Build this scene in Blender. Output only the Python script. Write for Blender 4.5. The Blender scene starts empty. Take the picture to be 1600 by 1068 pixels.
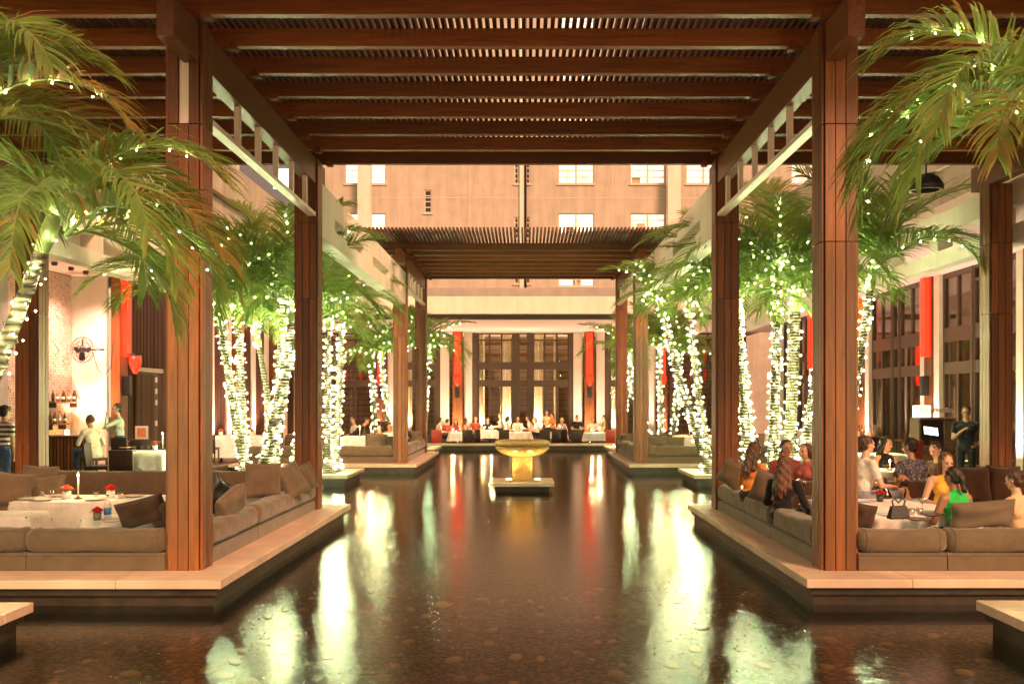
import bpy, bmesh, math, random
import numpy as np
from mathutils import Vector, Matrix, Euler, Quaternion
R = math.radians
PI = math.pi
sc = bpy.context.scene
COL = sc.collection
RNG = random.Random(7)

# ------------------------------------------------------------------ camera
cam_d = bpy.data.cameras.new('camera')
cam = bpy.data.objects.new('camera', cam_d)
COL.objects.link(cam)
cam.location = (0, 0, 2.02)
cam.rotation_euler = (R(90), 0, 0)
cam_d.sensor_width = 36
cam_d.lens = 32.62
cam_d.shift_x = -21 / 1600
cam_d.shift_y = 92 / 1600
cam_d.clip_start = 0.05
cam_d.clip_end = 600
sc.camera = cam

# ------------------------------------------------------------------ night sky and the warm flood of light behind the camera
w = bpy.data.worlds.new('World')
sc.world = w
w.use_nodes = True
nt = w.node_tree
nt.nodes.clear()
sky = nt.nodes.new('ShaderNodeTexSky')
sky.sky_type = 'NISHITA'
sky.sun_disc = False
SUN_EL, SUN_AZ = R(33), R(30)
sky.sun_elevation = R(-2)
sky.sun_rotation = R(180) + SUN_AZ
b1 = nt.nodes.new('ShaderNodeBackground'); b1.inputs[1].default_value = 0.05
b2 = nt.nodes.new('ShaderNodeBackground'); b2.inputs[0].default_value = (1.0, .60, .36, 1); b2.inputs[1].default_value = 0.45
ad = nt.nodes.new('ShaderNodeAddShader')
ow = nt.nodes.new('ShaderNodeOutputWorld')
nt.links.new(sky.outputs[0], b1.inputs[0])
nt.links.new(b1.outputs[0], ad.inputs[0]); nt.links.new(b2.outputs[0], ad.inputs[1])
nt.links.new(ad.outputs[0], ow.inputs[0])
sl = bpy.data.lights.new('sun', 'SUN')
sl.energy = 2.1
sl.color = (1.0, .50, .29)
sl.angle = R(18)
sun = bpy.data.objects.new('sun', sl)
COL.objects.link(sun)
sun.rotation_euler = Euler((R(90) - SUN_EL, 0, SUN_AZ))
sc.view_settings.view_transform = 'Standard'
sc.view_settings.look = 'None'
sc.view_settings.exposure = 1.32
sc.view_settings.gamma = 1
sc.view_settings.use_curve_mapping = False
sc.render.engine = 'CYCLES'
cy = sc.cycles
cy.use_denoising = True
cy.max_bounces = 7
cy.diffuse_bounces = 3
cy.glossy_bounces = 4
cy.transparent_max_bounces = 24
cy.transmission_bounces = 4
cy.caustics_reflective = False
cy.caustics_refractive = False
cy.sample_clamp_indirect = 4
cy.use_light_tree = True

# ------------------------------------------------------------------ mesh helpers
class MB:
    def __init__(s):
        s.v = []; s.f = []; s.m = []; s.cur = 0
    def add(s, vs, fs):
        n = len(s.v)
        s.v.extend([tuple(a) for a in vs])
        s.f.extend([tuple(i + n for i in f) for f in fs])
        s.m.extend([s.cur] * len(fs))
        return s
    def box(s, x0, x1, y0, y1, z0, z1):
        if x0 > x1: x0, x1 = x1, x0
        if y0 > y1: y0, y1 = y1, y0
        if z0 > z1: z0, z1 = z1, z0
        vs = [(x0,y0,z0),(x1,y0,z0),(x1,y1,z0),(x0,y1,z0),(x0,y0,z1),(x1,y0,z1),(x1,y1,z1),(x0,y1,z1)]
        return s.add(vs, [(0,3,2,1),(4,5,6,7),(0,1,5,4),(1,2,6,5),(2,3,7,6),(3,0,4,7)])
    def bar(s, p, q, w, h, up=(0,0,1)):
        p = Vector(p); q = Vector(q); d = (q - p).normalized()
        a = d.cross(Vector(up))
        if a.length < 1e-4: a = d.cross(Vector((0,1,0)))
        a.normalize(); b = a.cross(d)
        vs = []
        for c in (p, q):
            for sx, sy in ((-1,-1),(1,-1),(1,1),(-1,1)):
                vs.append(c + a * sx * w / 2 + b * sy * h / 2)
        return s.add(vs, [(0,1,2,3),(7,6,5,4),(0,4,5,1),(1,5,6,2),(2,6,7,3),(3,7,4,0)])
    def tube(s, pts, rad, n=8, cap=True, sq=1.0):
        pts = [Vector(p) for p in pts]
        if not hasattr(rad, '__len__'): rad = [rad] * len(pts)
        vs = []; a = None
        for i, p in enumerate(pts):
            t = (pts[min(i+1, len(pts)-1)] - pts[max(i-1, 0)]).normalized()
            if a is None:
                a = t.orthogonal().normalized()
            else:
                a = (a - t * a.dot(t)).normalized()
            b = t.cross(a)
            for k in range(n):
                th = 2 * PI * k / n
                vs.append(p + a * math.cos(th) * rad[i] + b * math.sin(th) * rad[i] * sq)
        fs = []
        for i in range(len(pts) - 1):
            for k in range(n):
                k2 = (k + 1) % n
                fs.append((i*n+k, i*n+k2, (i+1)*n+k2, (i+1)*n+k))
        if cap:
            fs.append(tuple(range(n-1, -1, -1)))
            fs.append(tuple(range((len(pts)-1)*n, len(pts)*n)))
        return s.add(vs, fs)
    def lathe(s, prof, n=20, c=(0,0,0)):
        vs = []; fs = []
        for r, z in prof:
            for k in range(n):
                th = 2 * PI * k / n
                vs.append((c[0] + r * math.cos(th), c[1] + r * math.sin(th), c[2] + z))
        for i in range(len(prof) - 1):
            for k in range(n):
                k2 = (k + 1) % n
                fs.append((i*n+k, i*n+k2, (i+1)*n+k2, (i+1)*n+k))
        if prof[0][0] > 1e-6: fs.append(tuple(range(n-1, -1, -1)))
        if prof[-1][0] > 1e-6: fs.append(tuple(range((len(prof)-1)*n, len(prof)*n)))
        return s.add(vs, fs)
    def ball(s, c, r, nu=10, nv=7, rot=None):
        if not hasattr(r, '__len__'): r = (r, r, r)
        c = Vector(c); vs = []; fs = []
        for i in range(1, nv):
            ph = PI * i / nv
            for k in range(nu):
                th = 2 * PI * k / nu
                p = Vector((r[0]*math.sin(ph)*math.cos(th), r[1]*math.sin(ph)*math.sin(th), r[2]*math.cos(ph)))
                if rot is not None: p = rot @ p
                vs.append(c + p)
        t = Vector((0,0,r[2])); b = Vector((0,0,-r[2]))
        if rot is not None: t = rot @ t; b = rot @ b
        vs.append(c + t); vs.append(c + b)
        T = len(vs) - 2; B = len(vs) - 1
        for k in range(nu):
            k2 = (k + 1) % nu
            fs.append((T, k, k2))
            for i in range(nv - 2):
                fs.append((i*nu+k, (i+1)*nu+k, (i+1)*nu+k2, i*nu+k2))
            fs.append((B, (nv-2)*nu+k2, (nv-2)*nu+k))
        return s.add(vs, fs)
    def octa(s, c, r):
        x, y, z = c
        return s.add([(x+r,y,z),(x-r,y,z),(x,y+r,z),(x,y-r,z),(x,y,z+r),(x,y,z-r)],
                     [(0,2,4),(2,1,4),(1,3,4),(3,0,4),(2,0,5),(1,2,5),(3,1,5),(0,3,5)])
    def xf(s, M, start=0):
        for i in range(start, len(s.v)):
            s.v[i] = tuple(M @ Vector(s.v[i]))
        return s
    def mesh(s, name, mats, smooth=False):
        me = bpy.data.meshes.new(name)
        me.from_pydata(s.v, [], s.f)
        if not isinstance(mats, (list, tuple)): mats = [mats]
        for m in mats: me.materials.append(m)
        if len(mats) > 1: me.polygons.foreach_set('material_index', s.m)
        if smooth: me.polygons.foreach_set('use_smooth', [True] * len(me.polygons))
        me.update()
        return me
    def obj(s, name, mats, parent=None, smooth=False, bevel=0, loc=None):
        return link(name, s.mesh(name, mats, smooth), parent, bevel, loc)

def link(name, me, parent=None, bevel=0, loc=None, rot=None):
    o = bpy.data.objects.new(name, me)
    COL.objects.link(o)
    if parent is not None: o.parent = parent
    if loc is not None: o.location = loc
    if rot is not None: o.rotation_euler = rot
    if bevel:
        b = o.modifiers.new('bevel', 'BEVEL'); b.width = bevel; b.segments = 2; b.limit_method = 'ANGLE'
    return o

def tag(o, label=None, cat=None, group=None, kind=None):
    if label: o['label'] = label
    if cat: o['category'] = cat
    if group: o['group'] = group
    if kind: o['kind'] = kind
    return o

def thing(name, label, cat, loc=(0,0,0), rz=0, group=None):
    o = bpy.data.objects.new(name, None)
    o.empty_display_size = .2
    COL.objects.link(o)
    o.location = loc; o.rotation_euler = (0, 0, rz)
    return tag(o, label, cat, group)

KIDS = {}
def copy_tree(o, loc=None, rz=None, label=None, group=None, top=True):
    c = o.copy(); COL.objects.link(c)
    if top:
        if loc is not None: c.location = loc
        if rz is not None: c.rotation_euler = (0, 0, rz)
        if label: c['label'] = label
        if group: c['group'] = group
    for ch in list(o.children):
        d = copy_tree(ch, top=False); d.parent = c
    return c

# ------------------------------------------------------------------ materials
def newmat(name):
    m = bpy.data.materials.new(name); m.use_nodes = True
    nt = m.node_tree
    return m, nt, nt.nodes['Principled BSDF']

def noise(nt, scale, detail=4, rough=.55, vec=None, dist=0):
    n = nt.nodes.new('ShaderNodeTexNoise')
    n.inputs['Scale'].default_value = scale; n.inputs['Detail'].default_value = detail
    n.inputs['Roughness'].default_value = rough; n.inputs['Distortion'].default_value = dist
    if vec is not None: nt.links.new(vec, n.inputs['Vector'])
    return n

def ramp(nt, fac, stops):
    r = nt.nodes.new('ShaderNodeValToRGB')
    e = r.color_ramp.elements
    e[0].position, e[0].color = stops[0][0], (*stops[0][1], 1)
    e[1].position, e[1].color = stops[-1][0], (*stops[-1][1], 1)
    for p, c in stops[1:-1]:
        x = e.new(p); x.color = (*c, 1)
    nt.links.new(fac, r.inputs[0])
    return r

def coords(nt, scale=(1,1,1), rnd=True, world=False):
    tc = nt.nodes.new('ShaderNodeTexCoord')
    mp = nt.nodes.new('ShaderNodeMapping'); mp.inputs['Scale'].default_value = scale
    if world:
        g = nt.nodes.new('ShaderNodeNewGeometry'); nt.links.new(g.outputs['Position'], mp.inputs['Vector'])
    else:
        nt.links.new(tc.outputs['Object'], mp.inputs['Vector'])
    if rnd:
        oi = nt.nodes.new('ShaderNodeObjectInfo')
        ml = nt.nodes.new('ShaderNodeMath'); ml.operation = 'MULTIPLY'; ml.inputs[1].default_value = 37.0
        nt.links.new(oi.outputs['Random'], ml.inputs[0])
        cb = nt.nodes.new('ShaderNodeCombineXYZ')
        for i in range(3): nt.links.new(ml.outputs[0], cb.inputs[i])
        nt.links.new(cb.outputs[0], mp.inputs['Location'])
    return mp.outputs[0]

def bump(nt, h, b, strength=.3, dist=.01):
    n = nt.nodes.new('ShaderNodeBump'); n.inputs['Strength'].default_value = strength; n.inputs['Distance'].default_value = dist
    nt.links.new(h, n.inputs['Height']); nt.links.new(n.outputs[0], b.inputs['Normal'])
    return n

def mat_wood(name, c1, c2, axis='Z', rough=.45):
    m, nt, b = newmat(name)
    sc_ = {'X': (1.2, 22, 22), 'Y': (22, 1.2, 22), 'Z': (22, 22, 1.2)}[axis]
    v = coords(nt, sc_)
    n = noise(nt, 1.0, 5, .6, v, 1.2)
    r = ramp(nt, n.outputs['Fac'], [(.25, c1), (.55, tuple((a+b_)/2 for a, b_ in zip(c1, c2))), (.8, c2)])
    hs = nt.nodes.new('ShaderNodeHueSaturation')
    oi = nt.nodes.new('ShaderNodeObjectInfo')
    mr = nt.nodes.new('ShaderNodeMapRange'); mr.inputs['To Min'].default_value = .6; mr.inputs['To Max'].default_value = 1.4
    nt.links.new(oi.outputs['Random'], mr.inputs['Value'])
    nt.links.new(mr.outputs[0], hs.inputs['Value']); nt.links.new(r.outputs[0], hs.inputs['Color'])
    nt.links.new(hs.outputs[0], b.inputs['Base Color'])
    rr = nt.nodes.new('ShaderNodeMapRange'); rr.inputs['To Min'].default_value = rough - .12; rr.inputs['To Max'].default_value = rough + .15
    nt.links.new(n.outputs['Fac'], rr.inputs['Value']); nt.links.new(rr.outputs[0], b.inputs['Roughness'])
    bump(nt, n.outputs['Fac'], b, .25, .004)
    return m

def mat_plain(name, col, rough=.6, var=.12, scale=3.0, fine=60, bs=.15, metal=0, spec=None, rnd=True, stain=0):
    m, nt, b = newmat(name)
    v = coords(nt, rnd=rnd)
    n = noise(nt, scale, 5, .6, v)
    lo = tuple(c * (1 - var) for c in col); hi = tuple(min(1, c * (1 + var)) for c in col)
    r = ramp(nt, n.outputs['Fac'], [(.3, lo), (.7, hi)])
    out = r.outputs[0]
    if stain:
        v2 = coords(nt, (2.2, 2.2, .25), rnd=False, world=True)
        n2 = noise(nt, 1.0, 4, .6, v2)
        r2 = ramp(nt, n2.outputs['Fac'], [(.42, (1, 1, 1)), (.75, (1 - stain,) * 3)])
        mx = nt.nodes.new('ShaderNodeMix'); mx.data_type = 'RGBA'; mx.blend_type = 'MULTIPLY'; mx.inputs[0].default_value = 1
        nt.links.new(out, mx.inputs[6]); nt.links.new(r2.outputs[0], mx.inputs[7]); out = mx.outputs[2]
    nt.links.new(out, b.inputs['Base Color'])
    b.inputs['Roughness'].default_value = rough; b.inputs['Metallic'].default_value = metal
    if spec is not None: b.inputs['Specular IOR Level'].default_value = spec
    if bs:
        f = noise(nt, fine, 4, .65, v); bump(nt, f.outputs['Fac'], b, bs, .006)
    return m

def mat_fabric(name, col, weave=420, bs=.35):
    m, nt, b = newmat(name)
    v = coords(nt)
    n = noise(nt, 5, 5, .6, v)
    r = ramp(nt, n.outputs['Fac'], [(.3, tuple(c*.82 for c in col)), (.7, tuple(min(1, c*1.15) for c in col))])
    nt.links.new(r.outputs[0], b.inputs['Base Color'])
    b.inputs['Roughness'].default_value = .9; b.inputs['Specular IOR Level'].default_value = .15
    b.inputs['Sheen Weight'].default_value = .25
    n2 = noise(nt, 14, 3, .5, v, .6); n3 = noise(nt, weave, 1, .5, v)
    ma = nt.nodes.new('ShaderNodeMath'); ma.operation = 'MULTIPLY_ADD'; ma.inputs[1].default_value = .12
    nt.links.new(n3.outputs['Fac'], ma.inputs[0]); nt.links.new(n2.outputs['Fac'], ma.inputs[2])
    bump(nt, ma.outputs[0], b, bs, .012)
    return m

def mat_emit(name, col, strength, sample=True):
    m, nt, b = newmat(name)
    b.inputs['Base Color'].default_value = (*[min(.9, c) for c in col], 1)
    b.inputs['Emission Color'].default_value = (*col, 1)
    b.inputs['Emission Strength'].default_value = strength
    b.inputs['Roughness'].default_value = .4
    if not sample: m.cycles.emission_sampling = 'NONE'
    return m

def mat_glass(name, tint=(1,1,1), rough=.02, base=.06, amount=1.0):
    """Thin pane: mostly see-through, mirror-like at a slant."""
    m, nt, b = newmat(name)
    nt.nodes.remove(b)
    out = nt.nodes['Material Output']
    t = nt.nodes.new('ShaderNodeBsdfTransparent'); t.inputs[0].default_value = (*tint, 1)
    g = nt.nodes.new('ShaderNodeBsdfGlossy'); g.inputs['Roughness'].default_value = rough
    lw = nt.nodes.new('ShaderNodeLayerWeight'); lw.inputs[0].default_value = .5
    fr = nt.nodes.new('ShaderNodeMath'); fr.operation = 'POWER'; fr.inputs[1].default_value = 4.0
    nt.links.new(lw.outputs['Facing'], fr.inputs[0])
    ma = nt.nodes.new('ShaderNodeMath'); ma.operation = 'MULTIPLY_ADD'; ma.inputs[1].default_value = amount; ma.inputs[2].default_value = base
    ma.use_clamp = True
    nt.links.new(fr.outputs[0], ma.inputs[0])
    mx = nt.nodes.new('ShaderNodeMixShader')
    nt.links.new(ma.outputs[0], mx.inputs[0]); nt.links.new(t.outputs[0], mx.inputs[1]); nt.links.new(g.outputs[0], mx.inputs[2])
    nt.links.new(mx.outputs[0], out.inputs[0])
    return m

MW = (.09, .029, .006); MW2 = (.29, .098, .02)
WX = mat_wood('mahogany along x', MW, MW2, 'X'); WY = mat_wood('mahogany along y', MW, MW2, 'Y'); WZ = mat_wood('mahogany along z', MW, MW2, 'Z')
DWZ = mat_wood('dark stained wood', (.05, .022, .012), (.13, .06, .03), 'Z', .5)
DWX = mat_wood('dark stained wood flat', (.05, .022, .012), (.13, .06, .03), 'X', .5)
DWY = mat_wood('dark stained slat wood', (.04, .016, .007), (.11, .045, .018), 'Y', .5)
FRM = mat_plain('bronze brown frame paint', (.072, .042, .024), .45, .15, 4, 80, .05)
STONE = mat_plain('beige limestone', (.58, .43, .32), .72, .14, 2.2, 90, .28, stain=.12)
RISER = mat_plain('dark wet stone riser', (.05, .034, .021), .35, .35, 5, 50, .4, stain=.4)
PLASTER = mat_plain('cream plaster', (.46, .415, .335), .8, .10, 1.2, 60, .1, stain=.22, rnd=False)
WHITE = mat_plain('white painted concrete', (.74, .67, .56), .6, .05, 2, 60, .08, stain=.15, rnd=False)
WHITEMETAL = mat_plain('white painted steel', (.8, .7, .6), .4, .05, 3, 60, .03)
TAUPE = mat_fabric('taupe outdoor fabric', (.128, .092, .058))
TAUPE2 = mat_fabric('grey green outdoor fabric', (.14, .112, .068))
DKBROWN = mat_fabric('dark brown fabric', (.052, .026, .014))
LINEN = mat_fabric('white table linen', (.8, .74, .68), 300, .12)
LEATHER = mat_plain('dark brown leather', (.035, .018, .011), .38, .25, 8, 120, .12)
REDLEATHER = mat_plain('red leather', (.42, .035, .02), .4, .15, 8, 120, .1)
FLOORM = mat_plain('brown floor tile', (.13, .085, .055), .35, .2, 3, 60, .1)
BLACK = mat_plain('matt black metal', (.012, .012, .013), .45, .2, 9, 90, .05)
STEEL = mat_plain('brushed steel', (.55, .53, .5), .35, .1, 9, 90, .04, metal=1)
GLASS = mat_glass('window glass', (.93, .9, .85), .015, .05, 1.0)
WARE = mat_glass('clear glassware', (.97, .96, .93), .05, .16, 1.0)
PORC = mat_plain('white porcelain', (.78, .75, .7), .2, .03, 4, 40, .0)
DARKDISH = mat_plain('dark stoneware', (.05, .045, .04), .3, .2, 9, 60, .05)
ROSE = mat_plain('red rose petals', (.62, .025, .018), .55, .25, 20, 60, .1)
LEAFY = mat_plain('dark green leaf', (.03, .08, .015), .5, .3, 20, 60, .1)
PORCELAINGREY = mat_plain('grey clay pot', (.18, .15, .12), .7, .2, 9, 60, .2)
FLAME = mat_emit('candle flame', (1, .62, .22), 60)
WAX = mat_plain('cream candle wax', (.8, .68, .5), .5, .05, 9, 60, .02)
BULB = mat_emit('fairy light bulb', (.88, 1.0, .50), 330)
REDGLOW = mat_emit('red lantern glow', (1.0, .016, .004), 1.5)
LAMPGLOW = mat_emit('warm lamp glow', (1.0, .66, .32), 14)
CABLE = mat_plain('dark green cable', (.015, .02, .012), .5, .2, 9, 60, .0)
# ------------------------------------------------------------------ setting: pool, platforms, floors
ZP = .27                      # top of the stone platforms above the water
CX = -.13                     # centre line of the courtyard

def structure(name, mb, m, bevel=0, smooth=False):
    o = mb.obj(name, m, None, smooth, bevel)
    o['kind'] = 'structure'
    return o

# pool bed
m, nt, b = newmat('dark gravel pool bed')
v = coords(nt, rnd=False, world=True)
vo = nt.nodes.new('ShaderNodeTexVoronoi'); vo.inputs['Scale'].default_value = 16
nt.links.new(v, vo.inputs['Vector'])
n = noise(nt, 5, 4, .6, v)
r = ramp(nt, vo.outputs['Distance'], [(.1, (.22, .125, .06)), (.5, (.03, .018, .009))])
nt.links.new(r.outputs[0], b.inputs['Base Color']); b.inputs['Roughness'].default_value = .6
bump(nt, vo.outputs['Distance'], b, .5, .03)
BED = m
structure('pool_bed', MB().box(-14, 14, -8, 38.3, -.4, -.2), BED)

# water
m, nt, b = newmat('still rippled water')
nt.nodes.remove(b)
out = nt.nodes['Material Output']
v = coords(nt, (1, 1, 1), rnd=False, world=True)
n1 = noise(nt, 3.0, 2, .5, v, .3); n2 = noise(nt, 40, 3, .65, v, .2); n3 = noise(nt, 150, 2, .6, v)
m1 = nt.nodes.new('ShaderNodeMath'); m1.operation = 'MULTIPLY_ADD'; m1.inputs[1].default_value = .15
nt.links.new(n2.outputs['Fac'], m1.inputs[0])
m0 = nt.nodes.new('ShaderNodeMath'); m0.operation = 'MULTIPLY'; m0.inputs[1].default_value = .4
nt.links.new(n1.outputs['Fac'], m0.inputs[0]); nt.links.new(m0.outputs[0], m1.inputs[2])
m2 = nt.nodes.new('ShaderNodeMath'); m2.operation = 'MULTIPLY_ADD'; m2.inputs[1].default_value = .05
nt.links.new(n3.outputs['Fac'], m2.inputs[0]); nt.links.new(m1.outputs[0], m2.inputs[2])
bp = nt.nodes.new('ShaderNodeBump'); bp.inputs['Strength'].default_value = .42; bp.inputs['Distance'].default_value = .018
nt.links.new(m2.outputs[0], bp.inputs['Height'])
tr = nt.nodes.new('ShaderNodeBsdfTransparent'); tr.inputs[0].default_value = (.93, .80, .58, 1)
gl = nt.nodes.new('ShaderNodeBsdfGlossy'); gl.inputs['Roughness'].default_value = .05
fr = nt.nodes.new('ShaderNodeFresnel'); fr.inputs[0].default_value = 1.36
nt.links.new(bp.outputs[0], gl.inputs['Normal']); nt.links.new(bp.outputs[0], fr.inputs['Normal'])
fm = nt.nodes.new('ShaderNodeMath'); fm.operation = 'MULTIPLY_ADD'; fm.inputs[1].default_value = .95; fm.inputs[2].default_value = .025; fm.use_clamp = True
nt.links.new(fr.outputs[0], fm.inputs[0])
mx = nt.nodes.new('ShaderNodeMixShader')
nt.links.new(fm.outputs[0], mx.inputs[0]); nt.links.new(tr.outputs[0], mx.inputs[1]); nt.links.new(gl.outputs[0], mx.inputs[2])
nt.links.new(mx.outputs[0], out.inputs[0])
WATER = m
structure('water', MB().add([(-14,4.3,0),(14,4.3,0),(14,38.2,0),(-14,38.2,0)], [(0,1,2,3)]), WATER)

# river stones lying on the bed
STONEM = []
for k, c in enumerate([(.32, .18, .095), (.24, .135, .075), (.37, .23, .135)]):
    STONEM.append(mat_plain('river stone %d' % k, c, .6, .3, 6, 40, .3))
stone_meshes = []
for k in range(8):
    mb = MB().ball((0,0,0), (1, .78, .34), 12, 7)
    rr = random.Random(k)
    ph = [rr.uniform(0, 6.28) for _ in range(4)]
    mb.v = [(x*(1+.12*math.sin(2*math.atan2(y,x)+ph[0])+.07*math.sin(3*math.atan2(y,x)+ph[1])), y*(1+.1*math.sin(2*math.atan2(y,x)+ph[2])), z*(1+.1*math.sin(3*x+ph[3]))) for x, y, z in mb.v]
    stone_meshes.append(mb.mesh('river_stone', STONEM[k % 3], True))
rs = random.Random(21)
placed = []
tries = 0
while len(placed) < 190 and tries < 6000:
    tries += 1
    y = 6.3 + 4.6 * rs.random() ** 1.6
    x = rs.uniform(-.60, .60) * y
    if abs(x) > 2.65 and y > 8.8: continue
    if abs(x) > 4.0: continue
    s = rs.choice([.03, .04, .05, .05, .06, .07, .09])
    if any((x-a)**2 + (y-b_)**2 < (s+c)**2 * 1.1 for a, b_, c in placed): continue
    placed.append((x, y, s))
    o = link('river_stone', stone_meshes[rs.randrange(8)], None, 0, (x, y, -.2 + s * .2), (rs.uniform(-.15,.15), rs.uniform(-.15,.15), rs.uniform(0, 6.28)))
    o.scale = (s, s, s)
    tag(o, 'smooth flat river stone lying under water on the dark gravel bed', 'stone', 'river stones on the pool bed')
mb = MB()
for k in range(5200):
    y = 6.2 + 5.2 * rs.random() ** 1.3
    x = rs.uniform(-.62, .62) * y
    if abs(x) > 2.75 and y > 8.9: continue
    s = rs.uniform(.008, .022)
    i0 = len(mb.v)
    mb.ball((0,0,0), (s, s*.75, s*.45), 5, 3)
    mb.xf(Matrix.Translation((x, y, -.197)) @ Euler((rs.uniform(-.4,.4), rs.uniform(-.4,.4), rs.uniform(0,6.3))).to_matrix().to_4x4(), i0)
gravel = mb.obj('gravel', mat_plain('brown pool gravel', (.17, .10, .055), .6, .7, 8, 40, .2), None, True)
gravel['kind'] = 'stuff'

# stone platforms standing in the pool: coping slabs on a dark riser
def platform(name, x0, x1, y0, y1, joints, inner=None):
    """inner: (x0,x1,y0,y1) of an opening for earth."""
    root = thing(name, None, None); del_cat(root); root['kind'] = 'structure'
    t = .085
    rb = MB()
    rb.box(x0+.10, x1-.10, y0+.10, y1-.10, .015 if False else -.2, ZP - t - .075)
    rb.obj('riser', RISER, root)
    MB().box(x0+.055, x1-.055, y0+.055, y1-.055, ZP - t - .075, ZP - t).obj('shadow_course', RISER, root)
    xs = [x0] + joints[0] + [x1]; ys = [y0] + joints[1] + [y1]
    for i in range(len(xs) - 1):
        for j in range(len(ys) - 1):
            if inner:
                cx, cy_ = (xs[i]+xs[i+1])/2, (ys[j]+ys[j+1])/2
                if inner[0] < cx < inner[1] and inner[2] < cy_ < inner[3]: continue
            MB().box(xs[i]+.0015, xs[i+1]-.0015, ys[j]+.0015, ys[j+1]-.0015, ZP - t, ZP).obj('coping_slab', STONE, root, bevel=.006)
    return root
def del_cat(o):
    for k in ('label', 'category'):
        if k in o: del o[k]

LI, RI = -2.97, 2.76
platform('stone_platform', -8.2, LI, 9.05, 15.78, ([-6.4, -4.0], [10.0, 12.6, 14.9]))
platform('stone_platform', RI, 7.9, 9.10, 15.78, ([3.8, 6.2], [10.0, 12.6, 14.9]))
platform('stone_platform', -8.2, -3.0, 25.6, 32.1, ([-6.4, -4.0], [26.6, 28.6, 31.1]))
platform('stone_platform', 2.86, 7.9, 25.6, 32.1, ([3.8, 6.2], [26.6, 28.6, 31.1]))
# planter islands for the palms
PEB = mat_plain('black planter pebbles', (.02, .018, .016), .4, .5, 30, 40, .2)
EARTH = mat_plain('dark planter soil', (.02, .015, .01), .9, .4, 20, 50, .5)
isl = [(-7.0, -4.2, 21.9, 24.2), (-7.0, -4.2, 16.7, 19.3), (3.98, 6.8, 21.9, 24.2), (3.98, 6.8, 16.7, 19.3), (-6.2, -4.28, 4.6, 8.08), (3.96, 6.0, 4.6, 8.16),
       (-6.6, -3.3, 33.6, 36.6), (3.1, 6.4, 33.6, 36.6)]
for (x0, x1, y0, y1) in isl:
    inn = (x0+.38, x1-.38, y0+.45, y1-.45)
    root = platform('planter_island', x0, x1, y0, y1, ([inn[0], inn[1]], [inn[2], inn[3]]), inn)
    MB().box(inn[0]+.001, inn[1]-.001, inn[2]+.001, inn[3]-.001, ZP-.16, ZP-.045).obj('soil', EARTH, root)
    mb = MB()
    for k in range(700):
        s = rs.uniform(.02, .045)
        mb.ball((rs.uniform(inn[0]+.03, inn[1]-.03), rs.uniform(inn[2]+.03, inn[3]-.03), ZP-.035), (s, s*.8, s*.5), 5, 3)
    p = mb.obj('pebbles', PEB, root, True); p['kind'] = 'stuff'
# dining floors
def floor_slab(name, x0, x1, y0, y1):
    structure(name, MB().box(x0, x1, y0, y1, -.3, ZP), FLOORM)
    return name
floor_slab('floor_left', -16, -8.202, -8, 50)
floor_slab('floor_right', 7.902, 16, -8, 50)
FZ = -.12          # the far terrace lies a step below its coping
structure('floor_far', MB().box(-8.20, 7.90, 38.35, 56, -.3, FZ), FLOORM)
root = thing('pool_edge', None, None); del_cat(root); root['kind'] = 'structure'
xs = [-8.2, -6, -4, -2, 0, 2, 4, 6, 7.9]
for a, b_ in zip(xs[:-1], xs[1:]):
    MB().box(a+.002, b_-.002, 37.9, 38.34, ZP-.085, ZP+.0).obj('coping_slab', STONE, root, bevel=.006)
MB().box(-8.2, 7.9, 38.0, 38.34, -.2, ZP-.086).obj('riser', RISER, root)
structure('deck', MB().box(-16, 16, -30, 4.3, -.3, ZP), STONE)  # unseen pale deck added to bounce light up onto the rafters
structure('ground', MB().box(-80, 80, -40, 140, -.6, -.402), EARTH)
# ------------------------------------------------------------------ timber pergolas
def post_parts(root, x, y, w=.325, top=5.42, core_gap=False, near=True):
    """A post: steel core boxed in planks, three planks a side, three lifts with a dark joint between them."""
    p = bpy.data.objects.new('post', MB().box(-w/2+.03, w/2-.03, -w/2+.03, w/2-.03, 0, top - ZP).mesh('post', DWZ))
    COL.objects.link(p); p.parent = root; p.location = (x, y, ZP)
    H = top - ZP
    z3 = [0.0, H*.60, H*.815, H]
    g = .008
    for li in range(3):
        a, b_ = z3[li] + (g if li else 0), z3[li+1]
        for side in range(4):
            for k in range(3):
                if core_gap and li == 2 and side == 0 and k == 1: continue
                key = (li, w, round(H, 3), k == 1)
                if key not in PLANKS:
                    pw = w / 3
                    if k == 1: mb = MB().box(-pw/2+.004, pw/2-.004, -.028, 0, a, b_)
                    else: mb = MB().box(-pw/2+.004, pw/2-.002, -.028, 0, a, b_)
                    PLANKS[key] = mb.mesh('plank', WZ)
                o = link('plank', PLANKS[key], p, .004)
                ang = side * PI / 2
                off = (k - 1) * w / 3
                o.location = (math.cos(ang) * off + math.sin(ang) * (w/2), math.sin(ang) * off - math.cos(ang) * (w/2), 0)
                # outward normal of side 0 is -y
                o.rotation_euler = (0, 0, ang)
                o.location = (math.cos(ang) * off - math.sin(ang) * (-w/2), math.sin(ang) * off + math.cos(ang) * (-w/2), 0)
                o.location.x += -math.sin(ang) * -0.0
    if core_gap:
        MB().box(-.052, .052, -w/2+.012, -w/2+.029, z3[2]+.02, H-.35).obj('core_plate', WHITEMETAL, p)
    return p
PLANKS = {}

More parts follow.
